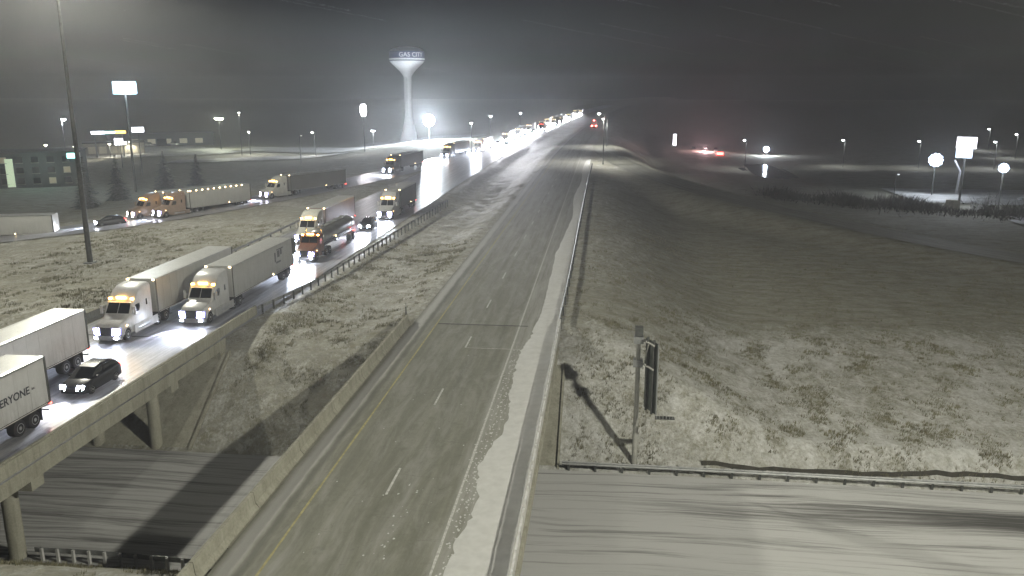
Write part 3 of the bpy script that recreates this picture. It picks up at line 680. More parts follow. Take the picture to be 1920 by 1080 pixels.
        for s in (-1, 1):
            for q in (y1 - 2.4, y1 - 1.1): wheel(t, s * .97, q, .50, .56, 'dual')
            cpart(('tkt', tl, s), 'tail_light', lambda: MB().box(*sorted((s * .7, s * 1.0)), y1 + .02, y1 + .12, .96, 1.1), E_RED, t)
            cpart(('tkm', tl, s), 'marker_light', lambda: MB().box(*sorted((s * 1.17, s * 1.25)), y0 + tl * .3, y0 + tl * .3 + .14, 1.75, 1.86), E_AMBERW, t)
            cpart(('tkf2', tl, s), 'fender', lambda: MB().box(*sorted((s * .66, s * 1.28)), y1 - 3.1, y1 - .4, 1.04, 1.10), M_RIM, t)
    if lights and tractor and beam:
        for s in (-.8, .8): lamp('beam', 'SPOT', (s, -.30, 1.0), beam * .5, (.78, .86, 1.0), .12, beam_dir, 52, .55, t)
    return t
CARB = [(.0, .66, .36, .62, .08), (.12, .80, .26, .80, .12), (.5, .88, .22, .92, .14), (1.25, .92, .20, 1.04, .12), (3.9, .92, .20, 1.08, .10), (4.4, .88, .24, 1.06, .12), (4.58, .78, .34, .92, .1)]
CARC = [(1.05, .78, 1.0, 1.03, .02), (1.85, .70, 1.0, 1.52, .1), (2.4, .69, 1.0, 1.60, .12), (3.5, .68, 1.0, 1.60, .12), (4.15, .70, 1.0, 1.36, .1), (4.42, .72, 1.0, 1.10, .04)]
def car(label, x, y, z=0.0, rz=0.0, paint=(.03, .03, .035), pname='black', lights=True, beam=9000, group='cars', red=False, simple=False, snow=0.0, head=None):
    t = thing('car', label, 'car', (x, y, z), rz, group)
    mp = plain('car_paint_' + pname, paint, .25, .1, .15, 1.5, .5, snowtop=snow)
    bd = cpart('carbody', 'body', lambda: MB().loft([ring(*p) for p in CARB]), mp, t, 30)
    cpart('carcabin', 'windows', lambda: MB().loft([ring(*p) for p in CARC]), M_GLASS if not snow else mp, bd, 30)
    cpart('carroof', 'roof', lambda: MB().loft([[(-.60, 1.9, 1.535), (.60, 1.9, 1.535), (.58, 1.9, 1.56), (-.58, 1.9, 1.56)][::-1], [(-.60, 2.4, 1.602), (.60, 2.4, 1.602), (.56, 2.4, 1.63), (-.56, 2.4, 1.63)][::-1], [(-.60, 3.5, 1.602), (.60, 3.5, 1.602), (.56, 3.5, 1.63), (-.56, 3.5, 1.63)][::-1], [(-.58, 3.95, 1.44), (.58, 3.95, 1.44), (.54, 3.95, 1.47), (-.54, 3.95, 1.47)][::-1]]), mp, bd, 30)
    for s in (-1, 1):
        cpart(('chl', s), 'headlight', lambda: MB().loft([[(s * .40, -.04, .54), (s * .80, .08, .56), (s * .85, .14, .82), (s * .45, .02, .84)], [(s * .40, .14, .54), (s * .80, .2, .56), (s * .85, .26, .82), (s * .45, .16, .84)]]), (head or E_HEAD) if lights and not red else M_CHROME, t)
        cpart(('ctl', s, red), 'tail_light', lambda: MB().box(*sorted((s * .5, s * .82)), 4.5, 4.62, .80, .98), E_RED if (lights or red) else plain('red_lens', (.2, .01, .01), .3), t)
        if not simple:
            cpart(('cm', s), 'mirror', lambda: MB().box(*sorted((s * .90, s * 1.06)), 1.42, 1.56, 1.0, 1.14), mp, t)
            cpart(('cp', s), 'window_pillar', lambda: MB().add([(s * .755, 2.62, 1.02), (s * .755, 2.72, 1.02), (s * .70, 2.74, 1.58), (s * .70, 2.66, 1.58)], [(0, 1, 2, 3) if s > 0 else (3, 2, 1, 0)]), mp, bd)
        for q in (.95, 3.65): wheel(t, s * .82, q, .33, .22, 'car')
    if not simple: cpart('cg', 'grille', lambda: MB().box(-.42, .42, -.03, .06, .44, .66), M_BLACK, t)
    if lights and beam and not red: lamp('beam', 'SPOT', (0, -.25, .72), beam, (.86, .9, 1.0), .3, (0, -1, -.34), 52, .55, t)
    return t
LN, LF = -35.0, -39.2       # near and far lane of the queue
def lettering(txt, parent, size, loc, mat, side=1, name='lettering', bold=.012):
    cu = bpy.data.curves.new(name, 'FONT'); cu.body = txt; cu.size = size; cu.extrude = .004; cu.offset = bold; cu.align_x = 'RIGHT'
    o = bpy.data.objects.new(name, cu); col.objects.link(o)
    dg = bpy.context.evaluated_depsgraph_get(); me_ = bpy.data.meshes.new_from_object(o.evaluated_get(dg)); bpy.data.objects.remove(o)
    me_.materials.clear(); me_.materials.append(mat)
    q = link(name, me_, parent, loc); q.rotation_euler = (R(90), 0, R(90)); return q
M_INK = plain('dark_ink', (.02, .022, .035), .5)
# queue, nearest first
ta = truck('white trailer lettered ERYONE at the left edge of the picture', LN, 44.4 - 20.65, cab=(.45, .46, .47), cabname='white', box=(.56, .565, .57), boxname='white')
bxa = [c for c in ta.children if c.name.startswith('trailer_box')][0]
lettering('EVERYONE', bxa, .66, (1.302, 42.75 - (44.4 - 20.65), 2.28), M_INK)
lettering('inc', bxa, .22, (1.302, 43.2 - (44.4 - 20.65), 2.42), plain('grey_ink', (.12, .12, .13), .5))
truck('white trailer with a glaring roof, behind the dark car on the far lane', LF, 54.9 - 20.65, cab=(.5, .5, .5), cabname='white', box=(.58, .585, .59), boxname='whitebright')
car('dark hatchback with lit headlights between two white trailers on the bridge', LN + .35, 47.7, 0, 0, (.02, .021, .026), 'black', beam=8000, group='cars in the queue')
truck('white sleeper truck on the far lane, its roof gleaming, level with the dark car', LF - .1, 59.2, cab=(.56, .565, .58), cabname='brightwhite', box=(.40, .405, .39), boxname='pale', beam=11000)
te = truck('white sleeper truck leading the near lane at the end of the bridge', LN, 64.8, cab=(.46, .465, .47), cabname='white', box=(.44, .445, .44), boxname='palegrey', tl=15.0, beam=12000)
bxe = [c for c in te.children if c.name.startswith('trailer_box')][0]
for x0, x1, z0, z1 in ((15.6, 15.95, 2.35, 3.35), (16.35, 17.0, 2.75, 3.45), (17.15, 17.6, 2.9, 3.5), (15.95, 17.2, 2.15, 2.35), (16.2, 18.0, 3.5, 3.62)):
    part('emblem', MB().box(1.302, 1.308, x0, x1, z0, z1), plain('grey_ink', (.12, .12, .13), .5), bxe)
for s in (-1, 1): part('tail_fairing', MB().box(*sorted((s * 1.24, s * 1.27)), 20.68, 21.75, 2.2, 3.95), M_DARKSTEEL, te)
truck('dark orange day-cab truck with amber lights pulling a shiny grey tank', LN + .3, 91.5, cab=(.16, .05, .025), cabname='orange', kind='day', trailer='tank', tl=12.5, beam=60000)
truck('pale sleeper truck with a reddish trailer beside the tank truck', LF + .3, 102.4, cab=(.5, .5, .46), cabname='cream', box=(.30, .245, .235), boxname='reddish', tl=13.5, beam=50000)
car('dark car with bright headlights following the tank truck', LN + 1.1, 113.5, 0, 0, (.03, .03, .035), 'darkgrey', beam=40000, group='cars in the queue')
truck('white truck with a short dark trailer at the back of the near queue', LN + 1.3, 124, cab=(.55, .55, .55), cabname='white', box=(.11, .115, .115), boxname='dark', tl=11.0, beam=60000)
# exit ramp traffic
def heading(p, q): return math.atan2(q[0] - p[0], -(q[1] - p[1]))
H2 = emit('headlight_soft', (.86, .84, 1.0), 30)
rr = R(-26)
def along(lbl, x, y, z, rz, **kw): return truck(lbl, x, y, z, rz, group='trucks on the exit ramp', **kw)
tj = along('pale trailer with a red tail light at the left edge on the exit ramp', -105.9, 114.6, -3.4, R(-74), cab=(.4, .4, .4), cabname='white', box=(.42, .425, .41), boxname='pale', beam=8000)
car('dark car with one bright headlight low on the exit ramp behind the light mast', -81.2, 122.8, -1.75, R(-50), (.02, .02, .022), 'black', beam=7000, group='cars on the exit ramp')
along('truck mostly hidden behind the trailer outlined in amber lights', -78.4, 128.4, -1.35, R(-30), cab=(.20, .14, .10), cabname='tan', box=(.35, .35, .34), boxname='greyd', beam=8000, head=emit('pale_head', (1, .86, .62), 22))
along('truck with a row of amber lights along its pale trailer', -74.0, 128.8, -1.15, R(-27), cab=(.24, .17, .13), cabname='tan2', box=(.40, .405, .39), boxname='pale', rowlights=True, beam=8000, head=H2, tl=13.0)
along('pale truck with blue-white headlights, third from the left on the exit ramp', -63.9, 149.3, -.45, R(-27), cab=(.38, .38, .36), cabname='cream', box=(.16, .16, .155), boxname='greye', beam=20000, head=H2)
along('dark truck with two amber roof lights halfway up the exit ramp', -51.6, 193.5, 0, R(-9), cab=(.06, .06, .06), cabname='dark', box=(.17, .17, .175), boxname='dark2', beam=20000)
along('truck with close bright headlights where the exit ramp leaves the freeway', -46.2, 238.5, 0, R(-8), cab=(.06, .06, .06), cabname='dark', box=(.17, .17, .175), boxname='dark2', beam=26000)
along('truck with a blazing white front at the end of the glaring queue', -40.4, 262, 0, R(-4), cab=(.3, .3, .3), cabname='grey', box=(.2, .2, .2), boxname='greyd', beam=90000)
# distant queue: too far to tell apart
def far_vehicle(y, lane, big, power):
    x = lane + float(cx(y)); rz = -math.atan(float(cx(y + 5) - cx(y - 5)) / 10)
    if big:
        t = thing('semi_truck', 'truck in the distant white glare of the freeway queue', 'truck', (x, y, 0), rz, 'trucks in the distant queue')
        cpart('fcab', 'cab', lambda: MB().loft([ring(*p) for p in SLEEPER]), plain('far_cab', (.3, .3, .31), .4), t)
        cpart('fbox', 'trailer_box', lambda: MB().box(-1.29, 1.29, 5.6, 20.5, 1.1, 4.06), plain('far_box', (.3, .3, .3), .5), t)
        cpart('fwh', 'wheel', lambda: MB().tube((-1.2, 1.2, .5), (1.2, 1.2, .5), .5, n=12).tube((-1.2, 6.2, .5), (1.2, 6.2, .5), .5, n=12).tube((-1.2, 18.2, .5), (1.2, 18.2, .5), .5, n=12), M_RUBBER, t)
        for q in (-.9, 0, .9): cpart('fmk', 'marker_light', lambda: MB().box(-.15, .15, -.05, .05, 0, .14), E_AMBERW, t, None, (q, 2.55, 3.1))
        hz, hx = 1.0, .82
    else:
        t = thing('car', 'car in the distant white glare of the freeway queue', 'car', (x, y, 0), rz, 'cars in the distant queue')
        cpart('carbody', 'body', lambda: MB().loft([ring(*p) for p in CARB]), plain('far_car', (.1, .1, .11), .4), t, 30)
        cpart('carcabin', 'windows', lambda: MB().loft([ring(*p) for p in CARC]), M_GLASS, t, 30)
        hz, hx = .72, .62
    for s in (-1, 1): cpart(('fhl', big, s), 'headlight', lambda: MB().tube((s * hx, -.06, hz), (s * hx, .08, hz), .34, n=10), emit('far_headlight', (.92, .94, 1.0), 400), t)
    lamp('beam', 'SPOT', (0, -.4, hz + .1), power, (.95, .95, 1.0), .5, (0, -1, -.30), 44, .6, t)
yq = 285.
k = 0
while yq < 640:
    for lane in (LN + 1.0, LF + 1.0):
        if 388 < yq < 402: continue
        big = random.random() < .55
        pw = 300000 if yq < 385 else 130000
        far_vehicle(yq + random.uniform(-3, 3) + (0 if lane > -37 else 4), lane, big, pw)
    yq += 19 if yq < 385 else 30
truck('dark truck with small red roof lights standing out against the glare', LN + 1.2 + float(cx(398)), 398, cab=(.1, .1, .1), cabname='dark', box=(.16, .14, .15), boxname='dark3', beam=0, amber=E_RED, lights=True, group='trucks in the distant queue')
# a truck driving away on the near carriageway
tw = thing('semi_truck', 'truck driving away up the near carriageway, showing red rear lights', 'truck', (-10.2 + float(cx(430)), 430, 0))
part('trailer_box', MB().box(-1.29, 1.29, 0, 15, 1.1, 4.06), plain('far_box', (.3, .3, .3), .5), tw)
part('cab', MB().box(-1.2, 1.2, 15.7, 20, .5, 3.6), plain('far_cab', (.3, .3, .31), .4), tw)
for q in (1.5, 2.8, 14, 19): part('wheel', MB().tube((-1.2, q, .5), (1.2, q, .5), .5, n=12), M_RUBBER, tw)
for q, zz in ((-1.0, 1.2), (1.0, 1.2), (0, 3.9)): part('tail_light', MB().box(q - .3, q + .3, -.1, -.003, zz - .22, zz + .22), emit('far_red', (1, .10, .08), 60), tw)

# ------------------------------------------------------------------ water tower and roadside lights
TX, TY, TZ = -85.3, 360.0, -2.0
wt = thing('water_tower', 'white water tower with a blue band lettered GAS CITY', 'water tower', (TX, TY, TZ))
M_TOWER = plain('tower_white', (.84, .85, .88), .45, 0, .05, .3); M_BLUE = plain('tower_blue', (.07, .08, .17), .5)
part('pedestal', MB().lathe([(4.0, -.5), (3.9, 0), (3.25, 2.6), (2.5, 5.6), (1.92, 8.4), (1.72, 10.2), (1.66, 12), (1.62, 22), (1.66, 26.8)], 40), M_TOWER, wt, 40)
part('bowl', MB().lathe([(1.67, 26.6), (2.0, 27.4), (3.1, 28.9), (4.9, 30.6), (6.6, 32.2), (7.35, 33.1), (7.6, 34.0), (7.62, 34.4)], 48), M_TOWER, wt, 40)
bd_ = part('band', MB().lathe([(7.62, 34.42), (7.66, 34.5), (7.66, 37.2), (7.60, 37.3)], 48), M_BLUE, wt, 40)
part('dome', MB().lathe([(7.60, 37.32), (7.0, 37.9), (5.6, 38.6), (3.2, 39.1), (.3, 39.3)], 48), M_TOWER, wt, 40)
part('pinstripe', MB().lathe([(7.50, 33.30), (7.60, 33.34), (7.64, 33.62), (7.58, 33.66)], 48), M_BLUE, wt, 40)
a0 = math.atan2(-TY, -TX)
cu = bpy.data.curves.new('t', 'FONT'); cu.body = 'GAS CITY'; cu.size = 2.6; cu.extrude = .02; cu.offset = .03; cu.align_x = 'CENTER'
o = bpy.data.objects.new('t', cu); col.objects.link(o); dg = bpy.context.evaluated_depsgraph_get()
me_ = bpy.data.meshes.new_from_object(o.evaluated_get(dg)); bpy.data.objects.remove(o)
for v in me_.vertices:
    a = a0 + .28 + v.co.x / 7.7; r_ = 7.69 + v.co.z; v.co = (r_ * math.cos(a), r_ * math.sin(a), 34.9 + v.co.y)
me_.materials.clear(); me_.materials.append(plain('letter_white', (.75, .76, .8), .5)); link('lettering', me_, bd_)
part('door', MB().box(3.2, 4.05, -.5, .5, -.2, 2.1), M_STEEL, wt)
ld = part('ladder', MB().box(-.2, -.15, -1.78, -1.70, 10, 26.5).box(.15, .2, -1.78, -1.70, 10, 26.5), M_STEEL, wt)

def light_pole(label, x, y, z0, zl, power, color=COOL, arm=(0, 0), head=.35, strength=40, group='street lights', pole=M_DARKSTEEL, kind='POINT', name='street_light', r=.09, soft=.4, n=1, emkey=None):
    t = thing(name, label, 'light', (x, y, z0), 0, group); h = zl - z0
    part('pole', MB().tube((0, 0, -.4), (0, 0, h + .15), r * 1.3, r, 10), pole, t, 40)
    ax, ay = arm
    if ax or ay: part('arm', MB().tube((0, 0, h + .1), (ax, ay, h + .25), .06, n=8), pole, t)
    for q in range(n):
        ox = ax + (q - (n - 1) / 2) * head * 2.4
        hd = part('lamp_head', MB().lathe([(head * .3, h + .42), (head * .95, h + .26), (head, h + .12)], 12, (ox, ay, 0)), M_DARKSTEEL, t, 40)
        part('lens', MB().lathe([(head * .98, h + .118), (head * .8, h - head * .35), (head * .3, h - head * .6)], 12, (ox, ay, 0)), emit(emkey or 'lens_%d_%d' % (strength, int(color[2] * 100)), color, strength), hd, 40)
    if power:
        if kind == 'SPOT': lamp('bulb', 'SPOT', (ax, ay, h - head - .2), power, color, soft, (0, 0, -1), 150, .5, t)
        else: lamp('bulb', 'POINT', (ax, ay, h - head * .6 - soft - .05), power, color, soft, None, parent=t)
    return t
def floodlight(label, x, y, z0, zl, power, color, wid, rows, cols, strength, soft):
    """a pole with a bank of flood heads tilted towards the road, outer rings tinted as a glare halo"""
    rz = math.atan2(-x, y)
    t = thing('floodlight', label, 'floodlight', (x, y, z0), rz, 'floodlights'); h = zl - z0; hh = wid
    part('pole', MB().tube((0, .25, -.4), (0, .25, h + hh / 2), .16, .11, 10), M_DARKSTEEL, t, 40)
    R0 = wid / 2; rl = R0 * .235
    part('mounting_frame', MB().box(-R0 * .9, R0 * .9, .10, .18, h - .06, h + .06).box(-.06, .06, .10, .18, h - R0 * .9, h + R0 * .9), M_STEEL, t)
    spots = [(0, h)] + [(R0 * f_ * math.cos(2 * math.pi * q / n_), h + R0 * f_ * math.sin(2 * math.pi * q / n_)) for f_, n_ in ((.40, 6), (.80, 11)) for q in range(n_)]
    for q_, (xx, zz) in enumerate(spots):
        ek = emit('flood_core_%d' % strength, color, strength) if q_ == 0 else (emit('flood_inner', (.80, .90, 1.0), 6) if q_ < 7 else emit('flood_halo', (.52, .68, 1.0), .8))  # outer heads dim and bluish: the glare halo put into their colour
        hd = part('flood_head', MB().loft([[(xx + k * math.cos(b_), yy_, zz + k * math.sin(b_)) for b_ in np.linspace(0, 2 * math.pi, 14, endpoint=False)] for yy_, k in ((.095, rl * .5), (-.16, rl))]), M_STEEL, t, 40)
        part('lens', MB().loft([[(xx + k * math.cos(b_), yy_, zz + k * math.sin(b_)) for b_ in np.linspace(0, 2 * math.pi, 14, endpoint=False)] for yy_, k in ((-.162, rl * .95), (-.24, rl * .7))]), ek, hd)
    lamp('bulb', 'POINT', (0, -.35 - soft, h), power, color, soft, None, parent=t)
    return t
floodlight('blinding round floodlight on a pole just right of the water tower', -71.0, 335, -1.0, 7.2, 230000, (.86, .95, 1.0), 5.0, 3, 3, 260, 1.2)
floodlight('smaller floodlight low on the right beside the tall lit sign', 80.3, 211.4, -6, 3.0, 6500, (.84, .92, 1.0), 3.4, 2, 2, 220, .7)
floodlight('floodlight at the right edge of the picture above the parked car', 87.1, 191.5, -6, 3.0, 3000, (.88, .94, 1.0), 2.2, 1, 2, 160, .4)
floodlight('glaring ground-level floodlight across the pond', 64.0, 338, -6.2, -3.6, 12000, (.85, .92, 1.0), 2.4, 2, 3, 180, .5)
light_pole('street light on the right verge where the entrance ramp joins', -.1, 229.5, -.1, 13.2, 16000, (1, .97, .9), arm=(-1.4, 0), head=.4, strength=40, kind='SPOT', r=.13)
light_pole('street light beyond the first one on the right verge', 1.0, 292, -.1, 9.6, 10000, (1, .97, .9), arm=(-1.4, 0), head=.4, strength=30, kind='SPOT', r=.13)
light_pole('left one of the small street lights above the distant glare', -41.9, 262, 0, 9.2, 4000, (.95, .97, 1), head=.45, strength=26, kind='SPOT')
light_pole('middle one of the small street lights above the distant glare', -44.4, 326, 0, 9.2, 4000, (.95, .97, 1), head=.55, strength=26, kind='SPOT')
light_pole('right one of the small street lights above the distant glare', -37.0, 369, 0, 9.2, 4000, (.95, .97, 1), head=.55, strength=26, kind='SPOT')
light_pole('small twin lamp left of the water tower base', -92.7, 328.5, -2.2, 3.2, 9000, (.95, .98, 1), head=.4, strength=20, n=2)
light_pole('lamp on a curved pole above the lit snow, right end of the lots', -107.0, 300, -4.2, 4.0, 4000, (1, .97, .88), arm=(-.8, 0), head=.45, strength=30, kind='SPOT', soft=.3)
light_pole('unlit thin pole in front of the lit snow lots', -97.0, 258, -4.2, 5.2, 0, (.9, .9, .85), arm=(.6, 0), head=.3, strength=1.2, emkey='dim_lens')
light_pole('lamp over the lit snow lot left of centre', -134.5, 305, -4.5, 3.7, 4000, (1, .97, .88), head=.42, strength=30, kind='SPOT')
light_pole('tall slim pole beside the twin greenish lamps', -136.5, 302, -4.5, 11, 6000, (1, .98, .9), head=.4, strength=14, kind='SPOT')
light_pole('twin greenish floodlights over the far left lots', -158.0, 330, -5, 7.8, 12000, (.95, 1.0, .74), head=.85, strength=60, n=2, group='lot lights')
light_pole('bright white lamp high at the far left', -220.5, 320, -5, 7.6, 12000, (.88, .92, 1), arm=(.9, 0), head=.9, strength=120, group='lot lights')
for i, (x, y, zl, st, lb) in enumerate(((-200.2, 279.8, .0, 30, 'leftmost of the low yellowish lamps over the far left lot'), (-184.5, 273.1, .0, 26, 'low yellowish lamp just right of the light mast'), (-180.7, 287.8, .0, 30, 'low yellowish lamp under the coloured canopy stripe'), (-180.0, 300.2, .0, 26, 'rightmost of the low yellowish lamps over the far left lot'))):
    light_pole(lb, x, y, -5, zl, 2600, (1, .93, .74), head=.5, strength=st, group='lot lights', kind='SPOT')
for i, (x, y, zl, lb) in enumerate(((47.5, 286, 3, 'small lamp above the pond, between the red lights and the floodlight'), (80.3, 289.4, 3, 'small lone lamp in the dark right of the pond'), (103.4, 286, 3, 'wedge-shaped lamp above the right floodlight'), (127, 286, 3, 'lowest of the three wedge lamps at the right edge'), (153.6, 330, 3.2, 'rightmost of the three wedge lamps at the right edge'), (161.4, 371, 3.2, 'highest of the three wedge lamps at the right edge'))):
    light_pole(lb, x, y, -6, zl, 2200, (.95, .98, 1), arm=(-.7, 0), head=.42, strength=36, group='lot lights', kind='SPOT')
light_pole('small dim lamp with a hood left of the right floodlight', 64.2, 190, -6, 1.5, 0, (.8, .85, .9), arm=(.5, 0), head=.26, strength=1.5, emkey='dim_lens2')

# ------------------------------------------------------------------ lit signs
def lit_sign(label, x, y, z0, panels, pole_r=.18, cat='sign', group='lit signs', rz=None, pole_x=0, polemat=None):
    t = thing('lit_sign', label, cat, (x, y, z0), math.atan2(-x, y) * 1.0 if rz is None else rz, group)
    zt = max(p[3] for p in panels)
    part('pole', MB().tube((pole_x, 0, -.5), (pole_x, 0, min(p[2] for p in panels) + .2), pole_r, pole_r * .8, 12), polemat or M_DARKSTEEL, t, 40)
    for k, (x0, x1, za, zb, mt) in enumerate(panels):
        cb = part('cabinet', MB().box(x0 - .08, x1 + .08, -.28, .28, za - .08, zb + .08), M_BLACK, t)
        part('face', MB().box(x0, x1, -.32, -.283, za, zb), mt, cb)
    return t
lit_sign('large blue-white lit sign on a very tall pole at upper left', -115.0, 192, -4.6, [(-2.6, 2.6, 23.2, 26.1, emit('sign_bluewhite', (.62, .88, 1.0), 2.2))], .3)
lamp('sign_glow', 'POINT', (-114.0, 190.6, 20.0), 7000, (.7, .85, 1), 1.5)
lit_sign('small bright sign right of the tall sign pole', -135.1, 230, -5, [(-1.6, 1.6, 12.5, 13.9, emit('sign_white', (.93, .93, 1), 8))], .16)
lit_sign('small ragged bright sign below and left of the small rectangular one', -153.3, 250, -5, [(-1.6, .9, 7.4, 9.4, emit('sign_white', (.93, .93, 1), 8)), (.95, 1.9, 7.5, 8.3, emit('sign_white', (.93, .93, 1), 8))], .14)
lit_sign('narrow rounded white sign on a dark pole left of the water tower', -81.2, 277, -.6, [(-1.05, 1.05, 12.2, 14.6, emit('sign_oval', (1, .97, 1), 9)), (-.75, .75, 11.3, 12.15, emit('sign_oval', (1, .97, 1), 9)), (-.75, .75, 14.65, 15.3, emit('sign_oval', (1, .97, 1), 9))], .2)
lamp('sign_glow', 'POINT', (-81.0, 275.5, 12.6), 6000, (1, .95, 1), 1.0)
rs = lit_sign('tall white two-panel sign on a leaning bracket pole at right', 77.3, 188, -6, [(-1.9, 1.9, 13.4, 15.8, emit('sign_right', (.97, .94, 1), 4)), (-1.8, 1.3, 11.4, 13.2, emit('sign_right_low', (.62, .80, 1), 1.6))], .26, polemat=M_DARKSTEEL)
part('bracket_and_lit_side', MB().tube((-1.9, .1, 10.8), (-.55, .1, 8.4), .22, .22, 8).tube((-.55, .1, 8.4), (-.8, .1, 3.6), .24, .24, 8), plain('bracket_lit_side', (.55, .57, .6), .5), rs)  # white tubes for the bracket and for the pole's lit side
part('plinth', MB().box(-2.6, .2, -.4, .8, -.2, 2.2), M_CONC, rs)
lamp('sign_glow', 'POINT', (76.6, 186.0, 7.0), 2500, (.82, .85, 1), 1.2)
lit_sign('narrow white lit board beside the red lights at right', 31.6, 380, -6.3, [(-.7, .7, 1.2, 6.2, emit('sign_white', (.93, .93, 1), 8))], .14)

# ------------------------------------------------------------------ buildings far left
M_WALL = plain('dim_stucco', (.055, .06, .06), .8, 0, .15, .6); M_ROOF = plain('dark_roof', (.06, .06, .065), .8, snowtop=.5)
ho = thing('hotel_building', 'dim grey building with a teal sign at the left edge', 'building', (-147.5, 200, -5), R(26))
part('wall', MB().box(-16, 11.5, -2, 10, -.3, 8.7), M_WALL, ho)
part('roof', MB().box(-16.3, 11.8, -2.3, 10.3, 8.7, 9.1), M_ROOF, ho)
for zz in (.9, 3.6, 6.3):
    for k in range(7):
        wn = part('window', MB().box(-14.2 + k * 3.6, -12.6 + k * 3.6, -2.06, -2.003, zz, zz + 1.5), M_GLASS if (k * 7 + int(zz)) % 5 else emit('dim_window', (1, .85, .6), .06), ho)
        part('sill', MB().box(-14.3 + k * 3.6, -12.5 + k * 3.6, -2.14, -2.003, zz - .12, zz - .003), M_CONC, wn)
part('corner_trim', MB().box(11.0, 11.7, -2.25, -2.003, 0, 8.6), plain('trim_pale', (.45, .47, .48), .6), ho)
part('lit_sign_face', MB().box(8.6, 11.0, -2.4, -2.06, 7.2, 8.5), emit('sign_teal', (.35, 1.0, .85), 5), ho)
part('lit_entrance', MB().box(-5.8, -4.0, -2.1, -2.003, .2, 7.4), emit('entrance', (.85, 1.0, .7), .5), ho)
lamp('entrance_lamp', 'POINT', (-142.0, 193.0, 2.0), 700, (.6, 1, .9), .5)
st = thing('gas_station', 'low gas station with a white, teal and orange lit canopy stripe', 'building', (-182, 290, -5), R(32))
part('canopy', MB().box(-6, 6, -4, 4, 8.6, 9.6), M_WALL, st)
part('canopy_stripe', MB().box(-5.6, -1.2, -4.1, -4.003, 8.75, 9.75), emit('stripe_white', (.86, .9, 1), 9), st)
part('canopy_stripe', MB().box(-1.2, 2.2, -4.1, -4.003, 8.8, 9.7), emit('stripe_teal', (.4, 1, .95), 4), st)
part('canopy_stripe', MB().box(2.25, 5.8, -4.1, -4.003, 8.8, 9.8), emit('stripe_orange', (1, .52, .12), 6), st)
for x in (-4.6, 4.6):
    for y in (-2.6, 2.6): part('column', MB().box(x - .2, x + .2, y - .2, y + .2, -.2, 8.6), M_STEEL, st)
part('shop_wall', MB().box(-9, 12, 9, 17, -.2, 4.6), plain('shop_wall', (.34, .32, .27), .7), st)
part('shop_roof', MB().box(-9.4, 12.4, 8.6, 17.4, 4.6, 5.1), M_ROOF, st)
for k in range(5): part('shop_window', MB().box(-7.5 + k * 3.6, -4.8 + k * 3.6, 8.9, 8.997, .8, 3.4), emit('shop_window', (1, .93, .72), .07), st)
for x in (-4.5, 4.5): part('fuel_pump', MB().box(x - .35, x + .35, -.4, .4, 0, 1.9), M_RIM, st)
sh = thing('store_building', 'long low store behind the lit lot, left of the twin greenish lamps', 'building', (-196, 352, -5), R(30))
part('wall', MB().box(-22, 22, 0, 14, -.2, 5.0), M_WALL, sh); part('roof', MB().box(-22.4, 22.4, -.4, 14.4, 5.0, 5.5), M_ROOF, sh)
part('door', MB().box(-2, 2, -.08, -.003, 0, 3.0), M_GLASS, sh)
for k in range(6): part('window', MB().box(-19 + k * 6.6, -15.8 + k * 6.6, -.06, -.003, .9, 3.0), emit('shop_window', (1, .93, .72), .07), sh)
# snowy lots and the pond
def sheet(name, pts, z, mat, kind='structure'):
    return tag(part(name, MB().add([(x, y, z) for x, y in pts], [tuple(range(len(pts)))]), mat), kind=kind)
def drape(name, pts, mat, lift):
    """a lot laid on the ground: a grid clipped to a polygon"""
    P = np.array(pts); x0, y0 = P.min(0); x1, y1 = P.max(0); st_ = 2.5
    X, Y = np.meshgrid(np.arange(x0, x1 + st_, st_), np.arange(y0, y1 + st_, st_)); Z, _ = terrain(X, Y)
    ins = np.zeros(X.shape, bool); j = len(P) - 1
    for i in range(len(P)):
        c_ = ((P[i, 1] > Y) != (P[j, 1] > Y)) & (X < (P[j, 0] - P[i, 0]) * (Y - P[i, 1]) / (P[j, 1] - P[i, 1] + 1e-9) + P[i, 0]); ins ^= c_; j = i
    h_, w_ = X.shape; V = np.stack([X, Y, Z + lift], -1).reshape(-1, 3).tolist(); F = []
    for r_ in range(h_ - 1):
        for c_ in range(w_ - 1):
            if ins[r_, c_] and ins[r_ + 1, c_] and ins[r_, c_ + 1] and ins[r_ + 1, c_ + 1]: F.append((r_ * w_ + c_, r_ * w_ + c_ + 1, (r_ + 1) * w_ + c_ + 1, (r_ + 1) * w_ + c_))
    return tag(part(name, MB().add(V, F), mat, None, 60), kind='structure')
drape('snowy_lot', [(-215, 262), (-150, 300), (-140, 322), (-180, 350), (-240, 330)], M_LOT, .35)
drape('snowy_lot', [(-150, 262), (-95, 292), (-90, 312), (-122, 300), (-152, 280)], M_LOT, .35)
drape('snowy_lot', [(-150, 322), (-100, 312), (-84, 322), (-95, 345), (-150, 345)], M_LOT, .35)
drape('tower_lot', [(-105, 332), (-55, 332), (-52, 372), (-110, 380)], M_LOT, .30)
drape('snowy_lot', [(70, 196), (150, 190), (160, 226), (72, 226)], M_LOT, .35)
drape('snowy_lot', [(78, 166), (120, 150), (140, 186), (84, 182)], M_LOT, .35)
mw = bpy.data.materials.new('pond_water'); t_, ns, ls, b = nodes_of(mw)
b.inputs['Base Color'].default_value = (.012, .014, .016, 1); b.inputs['Roughness'].default_value = .10; b.inputs['Specular IOR Level'].default_value = .5
bump(t_, b, noise(t_, mapping(t_, gpos(t_), (1, .4, 1)), 1.2, 3), .15, .03)
sheet('pond', [(20, 262), (26, 240), (46, 233), (62, 238), (72, 262), (72, 300), (64, 326), (44, 332), (28, 322), (21, 295)], -6.9, mw)

